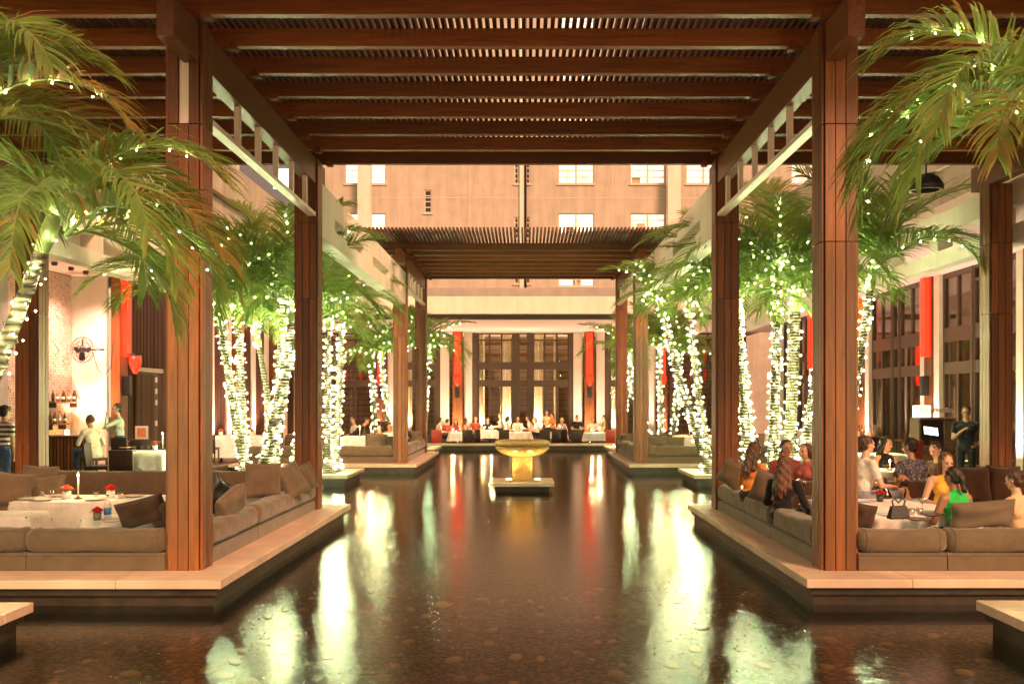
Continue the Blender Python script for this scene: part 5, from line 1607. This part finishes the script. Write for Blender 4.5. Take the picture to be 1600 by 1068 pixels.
def person(label, head, rz, sit=True, h=1.70, tone='fair', top=None, bottom=None, hair='short', hairc=(.02, .012, .008), sleeves='short', lean=6, pitch=6, turn=0, hands=None, female=False, vox=.0095, stool=False, hem=0, group='guests and staff', fl=None):
    fl = ZP if fl is None else fl
    """head: point at the crown of the head in the courtyard; rz=0 looks away from the camera, 180 looks at it"""
    s = h / 1.70
    lean_, pit = R(lean), R(pitch)
    torso_top = .49*s; nk = .085*s
    u = V(0, math.sin(lean_), math.cos(lean_))
    rise = (.49*math.cos(lean_) + .085 + .20) * s
    zp = head.z - fl - rise                      # height of the pelvis above the floor
    if not sit: zp = .93 * s; root_z = head.z - rise - zp
    else: root_z = fl
    fwd = Matrix.Rotation(R(rz), 3, 'Z') @ V(0, math.sin(lean_) * .55 * s, 0)
    root = thing('person', label, 'person', (head.x - fwd.x, head.y - fwd.y, root_z), R(rz), group)
    prims = []; mb = MB()
    def add(lab, p, q, r1, r2): prims.append((lab, Vector(p), Vector(q), r1, r2)); capsule(mb, p, q, r1, r2, 10)
    def ell(lab, c, r, rot=None):
        c = Vector(c); i = max(range(3), key=lambda k: r[k]); ax = V(*(1 if k == i else 0 for k in range(3)))
        if rot is not None: ax = rot @ ax
        m_ = sorted(r)[1]; e = r[i] - m_ * .7
        prims.append((lab, c - ax*max(e, 1e-3), c + ax*max(e, 1e-3), m_, m_)); mb.ball(c, r, 14, 10, rot)
    tr = Matrix.Rotation(-lean_, 3, 'X')
    P0 = V(0, 0, zp); sw = (.165 if female else .19) * s
    T = 'top'; puff = .008
    hipw = (.165 if female else .16) * s
    ell('bottom' if not hem else T, P0, (hipw + puff, .125*s, .12*s), tr)
    ell(T, P0 + u*.15*s, ((.125 if female else .15)*s + puff, .10*s + puff, .14*s), tr)
    ell(T, P0 + u*.32*s, ((.145 if female else .17)*s + puff, .112*s + puff, .16*s), tr)
    for sx in (-1, 1):
        add(T if sleeves != 'none' else 'skin', P0 + u*.445*s, P0 + u*.42*s + V(sx*sw*.92, 0, 0), .058*s, .056*s)
        if female: ell(T, P0 + u*.33*s + tr @ V(sx*.07*s, .085*s, 0), (.066*s, .06*s, .066*s))
        else: ell(T, P0 + u*.36*s + tr @ V(sx*.08*s, .06*s, 0), (.085*s, .06*s, .075*s))
    if hem:                                     # jacket or skirt hem below the waist
        ell(T, P0 + V(0, .0, -.06), (hipw + .03, .15*s, .13*s))
    nb = P0 + u*.47*s
    u2 = V(0, math.sin(lean_*.4), math.cos(lean_*.4))
    add(T if sleeves == 'long' else 'skin', nb - u*.03, nb, .062*s, .056*s)
    add('skin', nb, nb + u2*nk + V(0, .012, 0), .053*s, .05*s)
    HC = nb + u2*(nk + .105*s) + V(0, .022*s, 0)
    hr = Matrix.Rotation(R(turn), 3, 'Z') @ Matrix.Rotation(-pit, 3, 'X')
    def hp(x, y, z): return HC + hr @ (V(x, y, z) * s)
    ell('skin', hp(0, -.008, .02), (.075*s, .094*s, .092*s), hr)
    ell('skin', hp(0, .022, -.045), (.058*s, .066*s, .068*s), hr)
    add('skin', hp(-.022, .052, -.082), hp(.022, .052, -.082), .022*s, .022*s)       # chin
    add('skin', hp(0, .083, .008), hp(0, .104, -.028), .009*s, .0145*s)            # nose
    add('skin', hp(-.04, .074, .022), hp(.04, .074, .022), .014*s, .014*s)          # brow
    for sx in (-1, 1):
        ell('skin', hp(sx*.075, -.004, -.005), (.011*s, .020*s, .031*s), hr)
        add('skin', hp(sx*.036, .062, -.018), hp(sx*.042, .05, -.03), .022*s, .02*s)
    # arms
    for i, sx in enumerate((-1, 1)):
        S = P0 + u*.415*s + V(sx*(sw + .005), 0, 0)
        if hands and hands[i]: H = Vector(hands[i]); H = V(H.x*s, H.y*s, zp + H.z*s)
        elif sit: H = V(sx*.13*s, .33*s, zp + .13*s)
        else: H = V(sx*.26*s, .05*s, zp - .08*s)
        E, H = ik(S, H, .285*s, .25*s, V(sx*.6, -.35, -.75))
        lab = {'none': 'skin', 'short': T, 'long': T}[sleeves]
        pf = 0 if sleeves == 'none' else .009
        mid = S.lerp(E, .55)
        add(lab, S, mid, .050*s + pf, .043*s + pf); add(T if sleeves == 'long' else 'skin', mid, E, .042*s + (pf if sleeves == 'long' else 0), .037*s + (pf if sleeves == 'long' else 0))
        fq = E.lerp(H, .88)
        add(T if sleeves == 'long' else 'skin', E, fq, .037*s + (pf if sleeves == 'long' else 0), .027*s + (pf*.6 if sleeves == 'long' else 0)); add('skin', fq, H, .026*s, .025*s)
        fd = (H - E).normalized()
        make_hand(add, H, fd, V(0, .2, -1) if sit else V(-sx, .2, 0), -sx if sit else sx, s)
    # legs
    for sx in (-1, 1):
        hp0 = P0 + V(sx*.09*s, .02, -.04*s)
        if sit:
            K = V(sx*.13*s, .44*s, max(zp + .02, .36*s if not stool else zp))
            if stool: A = V(sx*.12*s, .36*s, zp - .40*s)
            else: A = V(sx*.12*s, .50*s, .085*s)
            dk = A - K
            if dk.length > .44*s: A = K + dk.normalized()*.44*s
        else:
            K = V(sx*.10*s, .03*s, .50*s); A = V(sx*.10*s, -.02*s, .085*s)
        add('bottom', hp0, K, .088*s, .062*s); add('bottom', K, A, .060*s, .042*s)
        add('shoe', A + V(0, -.035*s, -.035*s), A + V(sx*.02*s, .15*s, -.045*s), .04*s, .034*s)
    me = voxel(mb, vox)
    # colour each face by the nearest chain
    n = len(me.polygons); cen = np.empty(n*3, np.float32); me.polygons.foreach_get('center', cen); cen = cen.reshape(-1, 3)
    best = np.full(n, 1e9, np.float32); lab = np.zeros(n, np.int32); names = ['skin', 'top', 'bottom', 'shoe']
    for l_, p, q, r1, r2 in prims:
        p_ = np.array(p, np.float32); d = np.array(q - p, np.float32); L2 = max(float(d @ d), 1e-9)
        t = np.clip(((cen - p_) @ d) / L2, 0, 1); dist = np.linalg.norm(cen - p_ - t[:, None]*d, axis=1) - (r1 + (r2 - r1)*t)
        k = dist < best; best[k] = dist[k]; lab[k] = names.index(l_)
    for m_ in (skin(tone), top, bottom or cloth('dark trousers', (.02, .02, .025)), BLACK): me.materials.append(m_)
    me.polygons.foreach_set('material_index', lab); me.polygons.foreach_set('use_smooth', [True]*n)
    # folds in the cloth
    nv = len(me.vertices); co = np.empty(nv*3, np.float32); me.vertices.foreach_get('co', co); co = co.reshape(-1, 3)
    no = np.empty(nv*3, np.float32); me.vertices.foreach_get('normal', no); no = no.reshape(-1, 3)
    cl = np.zeros(nv, bool)
    lt = np.empty(n, np.int32); me.polygons.foreach_get('loop_total', lt); lv = np.empty(len(me.loops), np.int32); me.loops.foreach_get('vertex_index', lv)
    cl[lv[np.repeat((lab == 1) | (lab == 2), lt)]] = True
    sd = (abs(hash(label)) % 97) if False else len(label) * 1.7
    x_, y_, z_ = co[:, 0], co[:, 1], co[:, 2]
    f = np.sin(38*z_ + 22*x_ + 3*np.sin(17*y_ + sd)) * .55 + np.sin(61*z_ - 35*x_ + 4*np.sin(21*x_ + sd)) * .35 + np.sin(90*y_ + 40*z_ + sd) * .2
    co += no * (np.where(cl, np.clip(f, -.4, 1) * .0058, 0)[:, None]).astype(np.float32)
    me.vertices.foreach_set('co', co.ravel()); me.update()
    link('body', me, root)
    # face
    for sx in (-1, 1):
        MB().ball(hp(sx*.031, .082, .002), (.0125*s, .008*s, .0085*s), 8, 6, hr).obj('eye', EYEM, root, True)
        e = MB(); capsule(e, hp(sx*.018, .088, .024), hp(sx*.046, .079, .026), .004*s, .003*s, 6); e.obj('eyebrow', hairmat('dark hair', (.02, .012, .008)), root, True)
    e = MB(); capsule(e, hp(-.02, .083, -.055), hp(.02, .083, -.055), .0075*s, .0075*s, 8); e.obj('mouth', LIPM, root, True)
    # hair
    if hair:
        hm_ = hairmat('hair %.3f %.3f' % hairc[:2], hairc); hb = MB()
        hb.ball(hp(0, -.024, .030), (.084*s, .094*s, .095*s), 16, 12, hr)
        hb.ball(hp(0, -.045, -.02), (.074*s, .062*s, .07*s), 14, 10, hr)
        if hair in ('long', 'loose'):
            for sx in (-1, 1):
                capsule(hb, hp(sx*.068, -.005, .02), hp(sx*.082, -.02, -.10), .026*s, .03*s); capsule(hb, hp(sx*.06, -.04, -.06), hp(sx*.09, -.09 + .03*lean/10, -.30), .05*s, .045*s)
            capsule(hb, hp(0, -.075, -.02), hp(0, -.115, -.34), .062*s, .055*s)
            capsule(hb, hp(0, -.115, -.34), hp(.01, -.12, -.44), .052*s, .02*s)
            capsule(hb, hp(-.05, -.10, -.30), hp(-.06, -.11, -.42), .04*s, .012*s); capsule(hb, hp(.05, -.10, -.30), hp(.065, -.11, -.40), .04*s, .012*s)
        elif hair == 'bun':
            hb.ball(hp(0, -.12, .06), (.048*s, .045*s, .045*s), 12, 8)
        elif hair == 'pony':
            hb.ball(hp(0, -.10, -.01), (.045*s, .04*s, .05*s), 12, 8); capsule(hb, hp(0, -.12, -.02), hp(0, -.12, -.17), .035*s, .03*s)
        elif hair == 'bob':
            for sx in (-1, 1): capsule(hb, hp(sx*.07, -.005, .03), hp(sx*.078, -.01, -.075), .03*s, .032*s)
            capsule(hb, hp(0, -.07, 0), hp(0, -.075, -.09), .07*s, .06*s)
        elif hair == 'receding':
            hb = MB(); hb.ball(hp(0, -.05, .005), (.083*s, .068*s, .075*s), 16, 12, hr); hb.ball(hp(0, -.035, .04), (.074*s, .075*s, .078*s), 16, 12, hr)
        hme = voxel(hb, max(vox, .010), 2)
        co = np.empty(len(hme.vertices)*3, np.float32); hme.vertices.foreach_get('co', co); co = co.reshape(-1, 3)
        a = np.arctan2(co[:, 1] - HC.y, co[:, 0] - HC.x); k = .005*s*np.sin(a*31 + 3*np.sin(co[:, 2]*22)) + .004*s*np.sin(a*67 + 5*np.sin(co[:, 2]*14)) + .004*s*np.sin(co[:, 2]*60 + a*9)
        co[:, 0] += np.cos(a)*k; co[:, 1] += np.sin(a)*k
        hme.vertices.foreach_set('co', co.ravel()); hme.materials.append(hm_); hme.polygons.foreach_set('use_smooth', [True]*len(hme.polygons)); hme.update()
        link('hair', hme, root)
    return root, hp, P0, u, s
blk = cloth('black cloth', (.012, .012, .014)); jeans = cloth('blue jeans', (.05, .09, .19)); cream = cloth('cream blazer', (.72, .62, .50)); pale = cloth('pale mint shirt', (.55, .62, .52))
orange = cloth('orange cloth', (.62, .22, .04)); green = cloth('bright green tank top', (.03, .50, .09)); peach = cloth('peach dress', (.74, .46, .27)); pink = cloth('pale pink shirt', (.72, .50, .46)); grey = cloth('grey shirt', (.25, .25, .30))
white = cloth('white shirt', (.75, .7, .64)); maroon = cloth('maroon top', (.26, .05, .045)); yellow = cloth('yellow top', (.72, .42, .06)); navy = cloth('dark navy shirt', (.02, .025, .05)); brownc = cloth('brown shirt', (.13, .07, .04))
STR = mat_stripes(); FLO = mat_floral()
DK = (.018, .011, .008); BR = (.07, .032, .015); BL = (.36, .22, .09); GR = (.22, .2, .18); RB = (.11, .042, .018)
# ---- bar
person('man in a navy and white striped shirt standing at the left edge by the bar', at(7, 633, 16.6), -25, False, 1.76, 'fair', STR, jeans, 'short', DK, 'short')
r_, hp, P0, u, s = person('man in a cream blazer and jeans sitting on a bar stool', at(141, 647, 19.6), 62, True, 1.74, 'mid', cream, jeans, 'receding', (.12, .06, .035), 'long', 14, 8, 0, [(-.05, .36, .30), (.16, .30, .12)], stool=True, hem=1)
t = thing('bar_stool', 'dark bar stool under the man in the cream blazer', 'stool', (r_.location.x, r_.location.y, ZP), R(62))
zs = P0.z - .13
MB().box(-.2, .2, -.18, .2, zs - .06, zs).obj('seat', LEATHER, t, bevel=.015)
for sx in (-1, 1):
    for sy in (-1, 1): MB().bar((sx*.17, sy*.16, zs - .06), (sx*.19, sy*.18, 0), .04, .04, (0, 1, 0)).obj('leg', DWZ, t)
MB().box(-.17, .17, .15, .18, zs*.4, zs*.4 + .03).obj('foot_rail', DWX, t)
r_, hp, P0, u, s = person('man in a pale shirt standing with a hand at his chin, wearing glasses', at(184, 630, 20.6), 120, False, 1.72, 'fair', pale, jeans, 'short', DK, 'long', 4, 6, 10, [(-.03, .27, .50), (.10, .26, .22)])
g = MB()
for sx in (-1, 1): g.tube([hp(sx*.033 + .024*math.cos(2*PI*k/12), .098, .002 + .018*math.sin(2*PI*k/12)) for k in range(13)], .003, 4, False)
g.tube([hp(-.01, .1, .004), hp(.01, .1, .004)], .003, 4); g.tube([hp(.058, .095, .006), hp(.078, 0, .006)], .003, 4); g.tube([hp(-.058, .095, .006), hp(-.078, 0, .006)], .003, 4)
g.obj('glasses', BLACK, r_)
# ---- guests on the near right platform
person('woman with her head bowed in an orange wrap at the pool end of the lounge', at(1178, 690, 13.2), -55, True, 1.66, 'mid', orange, blk, 'loose', BR, 'long', 10, 14, 0, None, True)
person('woman with long brown hair and a black top seen from behind', at(1226, 711, 11.6), -38, True, 1.66, 'fair', blk, blk, 'long', RB, 'long', 8, 6, 0, None, True)
person('man with short brown hair facing the pool among the guests', at(1228, 687, 14.0), 190, True, 1.72, 'mid', maroon, blk, 'short', BR, 'short', 6)
person('woman in a brick red top leaning in beside the big front right post', at(1260, 692, 13.3), 120, True, 1.66, 'fair', cloth('brick red top', (.42, .10, .09)), blk, 'bob', BR, 'short', 12, 10, 0, None, True)
person('guest in a pale shirt just right of the big front right post', at(1352, 680, 12.2), -80, True, 1.74, 'fair', white, grey, 'short', BR, 'short', 5, 4, 0)
person('woman with long black hair in a dark tank top facing the camera', at(1384, 682, 14.45), 196, True, 1.62, 'fair', blk, blk, 'long', DK, 'none', 8, 8, 18, [(-.13, .33, .16), (.10, .34, .16)], True)
person('man in a dark floral shirt with his back to the camera', at(1423, 684, 13.05), 22, True, 1.74, 'mid', FLO, blk, 'short', DK, 'short', 10, 8, 20)
person('young man with dark hair looking down beside the floral shirt', at(1464, 690, 13.9), 105, True, 1.70, 'fair', brownc, blk, 'short', DK, 'short', 14, 22, 10)
person('woman in a yellow top with auburn hair facing the one in green', at(1478, 707, 11.5), 165, True, 1.64, 'fair', yellow, blk, 'loose', RB, 'none', 10, 14, 20, None, True)
person('woman in a bright green tank top with dark tied hair, back to the camera', at(1491, 729, 10.35), 18, True, 1.66, 'tan', green, jeans, 'pony', DK, 'none', 10, 10, 10, None, True)
person('woman in a strapped peach dress at the right edge of the photo', at(1588, 734, 10.35), 28, True, 1.66, 'fair', peach, peach, 'bun', BR, 'none', 8, 10, 10, None, True, hem=1)
person('waiter in black standing by the wine glass cabinet', at(1510, 634, 18.2), 150, False, 1.74, 'tan', blk, blk, 'short', DK, 'short', 3, 6, 0, [(-.2, .22, .05), (.06, .27, .30)])
# ---- far left lounge
person('dark clothed guest bending low over the far bar side lounge', at(571, 651, 29.3), -75, True, 1.74, 'mid', blk, blk, 'short', DK, 'long', 48, 30, 0, vox=.014)
person('guest with dark bobbed hair behind the olive cushions', at(594, 663, 28.6), 150, True, 1.62, 'fair', brownc, blk, 'bob', DK, 'short', 8, 10, 0, None, True, vox=.014)
person('guest in a white top left of the far bar side post', at(608, 661, 29.2), 200, True, 1.66, 'fair', white, blk, 'short', BR, 'short', 6, 8, 0, vox=.014)
person('red haired guest standing behind the far bar side lounge', at(600, 645, 33.0), 180, True, 1.70, 'fair', brownc, blk, 'short', RB, 'short', 4, 4, 0, vox=.014)
person('guest in white seated at the left end of the far bar side lounge', at(553, 650, 30.2), 120, True, 1.68, 'fair', white, blk, 'short', BR, 'short', 12, 10, 0, vox=.014)
person('guest in black on the pool side run of the far bar side lounge', at(637, 672, 29.4), 130, True, 1.66, 'fair', blk, blk, 'bob', DK, 'long', 8, 8, 0, None, True, vox=.014)
# ---- far pavilion diners
FARP = [
 ('diner with dark hair in a salmon top at the red chair on the left', 687, 652, 41.0, -70, 'fair', pink, 'bob', DK, True, 12),
 ('diner in a patterned rose top bending over a phone at the far left', 699, 654, 41.3, -40, 'fair', maroon, 'short', DK, False, 18),
 ('diner with long brown hair in a red top left of the fountain', 727, 653, 40.6, -80, 'fair', maroon, 'long', BR, True, 8),
 ('blond diner in maroon facing the pool', 743, 651, 44.3, 180, 'fair', maroon, 'short', BL, False, 4),
 ('grey haired diner in a grey blue shirt before the bright curtain', 782, 645, 43.6, 100, 'fair', grey, 'short', GR, False, 10),
 ('dark haired diner in white below the bright curtain', 793, 650, 42.6, -70, 'fair', white, 'bob', DK, True, 12),
 ('dark haired diner bending forward behind the fountain bowl', 825, 649, 42.4, 90, 'mid', pink, 'short', DK, False, 22),
 ('blond diner in cream leaning over the table behind the fountain', 836, 652, 41.6, 110, 'fair', white, 'bob', BL, True, 26),
 ('bare shouldered diner in front of the right bright curtain', 854, 641, 45.0, 180, 'fair', peach, 'bun', BR, True, 2),
 ('diner in a bright orange shirt', 863, 645, 43.0, 120, 'fair', orange, 'short', DK, False, 10),
 ('diner in black with dark hair at the far right table', 902, 648, 41.8, 200, 'fair', blk, 'short', DK, False, 14),
 ('diner in a dark jacket behind the table left of the fountain', 762, 652, 44.6, 180, 'fair', navy, 'short', DK, False, 6),
 ('grey haired diner in white facing the pool behind the fountain', 809, 651, 44.4, 180, 'fair', white, 'short', GR, False, 6),
 ('blond diner in grey beyond the orange shirt', 878, 652, 44.8, 200, 'fair', grey, 'bob', BL, True, 6),
 ('diner in a pale shirt at the back of the far right table', 926, 652, 42.6, 185, 'fair', pale, 'short', BR, False, 8),
 ('diner in a red top facing the pool at the far left table', 712, 654, 42.4, 170, 'fair', maroon, 'loose', DK, True, 8),
 ('diner with brown hair in a rust shirt by the red chair on the right', 944, 648, 41.6, 95, 'fair', brownc, 'short', BR, False, 8)]
for lab, px, py, Y, rz, tone, m_, hs, hc, fem, ln in FARP:
    person(lab, at(px, py, Y), rz, True, 1.68, tone, m_, None, hs, hc, 'short' if not fem else 'none', ln, 8, 0, None, fem, .015, fl=FZ)

# ---- dog
def dog():
    p = at(1402, 742, 12.55)
    zs = .95
    root = thing('dog', 'fawn bulldog with a black muzzle sitting up on the sofa in a dark harness', 'dog', (p.x, p.y, p.z - .44), R(200))
    mb = MB(); prims = []
    def add(lab, p, q, r1, r2): prims.append((lab, Vector(p), Vector(q), r1, r2)); capsule(mb, p, q, r1, r2, 10)
    def ell(lab, c, r): prims.append((lab, Vector(c) - V(0, .001, 0), Vector(c) + V(0, .001, 0), sorted(r)[1], sorted(r)[1])); mb.ball(c, r, 14, 10)
    ell('f', (0, -.08, .11), (.11, .13, .11)); add('f', (0, -.07, .14), (0, .06, .25), .10, .095); ell('f', (0, .06, .20), (.095, .085, .11)); add('f', (0, .05, .27), (0, .07, .34), .07, .065)
    ell('f', (0, .085, .385), (.082, .075, .072)); ell('k', (0, .15, .36), (.05, .045, .042)); add('k', (-.035, .145, .34), (-.03, .12, .315), .022, .018); add('k', (.035, .145, .34), (.03, .12, .315), .022, .018)
    add('k', (-.012, .192, .378), (.012, .192, .378), .012, .012)
    for sx in (-1, 1):
        add('k', (sx*.055, .07, .43), (sx*.078, .06, .475), .024, .018); add('k', (sx*.078, .06, .475), (sx*.088, .058, .502), .018, .008)
        add('f', (sx*.075, .08, .22), (sx*.08, .10, .11), .042, .034); add('f', (sx*.08, .10, .11), (sx*.08, .11, .03), .032, .028); add('f', (sx*.08, .11, .022), (sx*.082, .15, .02), .028, .022)
        add('f', (sx*.10, -.06, .13), (sx*.13, .05, .12), .07, .05); add('f', (sx*.13, .05, .12), (sx*.13, -.03, .05), .04, .028); add('f', (sx*.13, -.03, .035), (sx*.13, .07, .025), .028, .024)
        ell('f', (sx*.045, .15, .395), (.024, .02, .022))
    me = voxel(mb, .009)
    n = len(me.polygons); cen = np.empty(n*3, np.float32); me.polygons.foreach_get('center', cen); cen = cen.reshape(-1, 3); best = np.full(n, 1e9); lab = np.zeros(n, np.int32)
    for l_, p_, q_, r1, r2 in prims:
        a = np.array(p_); d = np.array(q_ - p_); t = np.clip(((cen - a) @ d) / max(d @ d, 1e-9), 0, 1); ds = np.linalg.norm(cen - a - t[:, None]*d, axis=1) - (r1 + (r2-r1)*t)
        k = ds < best; best[k] = ds[k]; lab[k] = 0 if l_ == 'f' else 1
    for m_ in (mat_plain('fawn fur', (.34, .18, .09), .8, .25, 20, 220, .5), mat_plain('black fur', (.02, .015, .012), .7, .2, 20, 220, .4)): me.materials.append(m_)
    me.polygons.foreach_set('material_index', lab); me.polygons.foreach_set('use_smooth', [True]*n); me.update()
    link('body', me, root)
    for sx in (-1, 1): MB().ball((sx*.042, .153, .405), .013, 8, 6).obj('eye', EYEM, root, True)
    h_ = MB(); h_.tube([(math.cos(2*PI*k/20)*.088, .06 + math.sin(2*PI*k/20)*.082, .285 + .02*math.sin(2*PI*k/20)) for k in range(21)], .013, 6, False)
    h_.tube([(0, .15, .28), (0, .16, .22), (0, .13, .14)], .012, 6); h_.obj('harness', BLACK, root, True)
dog()
# ------------------------------------------------------------------ two palms close to the camera
for k in range(8):
    lift = R([62, 40, 20, 70, 30, 5, 50, 80][k]); droop = R([120, 120, 105, 110, 125, 90, 130, 95][k])
    FR.append(frond_mesh(300 + k, [1.55, 1.6, 1.5, 1.35, 1.7, 1.3, 1.6, 1.3][k], lift, droop, leaf=.50, nl=54, dry=.10, sway=.02))
for k in range(2):
    FR.append(frond_mesh(330 + k, 1.5, R([45, 30][k]), R([105, 110][k]), leaf=.46, nl=52, dry=.85))
B0 = 10
P(-4.9, 7.1, -3.68, 7.05, 3.0, 'large palm close to the camera at the left edge', .02, .085, .05, seed=50, fronds=[
    (B0+0, R(-5), 1.0), (B0+1, R(15), 1.0), (B0+2, R(-20), .95), (B0+4, R(5), .95), (B0+6, R(-40), 1.0), (B0+5, R(30), .9), (B0+0, R(120), 1.0), (B0+3, R(200), 1), (B0+1, R(160), 1), (B0+2, R(240), .9), (B0+4, R(-80), .9), (B0+6, R(80), .9), (B0+8, R(-15), 1.05), (B0+9, R(20), .9), (B0+3, R(60), 1.0)],
    step=.13, per=4, bulb=.0085, frond_lights=4, shaft=.62)
P(4.75, 7.2, 3.95, 7.1, 3.95, 'large palm close to the camera at the right edge', .02, .10, .06, seed=51, fronds=[
    (B0+0, R(185), 1.0), (B0+1, R(170), 1.05), (B0+2, R(200), 1.0), (B0+4, R(178), 1.1), (B0+6, R(215), 1.0), (B0+5, R(160), .95), (B0+0, R(60), 1), (B0+3, R(20), 1), (B0+1, R(-20), 1), (B0+6, R(140), 1.0), (B0+9, R(230), .9), (B0+4, R(245), .95), (B0+8, R(190), .9)],
    step=.13, per=4, bulb=.0085, frond_lights=5, shaft=.5)

P(-5.4, 6.7, -4.25, 6.8, 3.85, 'tall palm outside the left edge with yellowed fronds hanging in', .02, .10, .055, seed=52, fronds=[
    (18, R(-8), 1.0), (19, R(14), .95), (18, R(40), .9), (B0+0, R(-35), 1.0), (B0+3, R(5), .95), (B0+1, R(80), 1), (B0+4, R(150), 1), (B0+0, R(200), 1), (B0+1, R(260), 1), (B0+7, R(20), .9), (B0+3, R(-70), 1)],
    step=.13, per=4, bulb=.0085, frond_lights=1, shaft=.5)
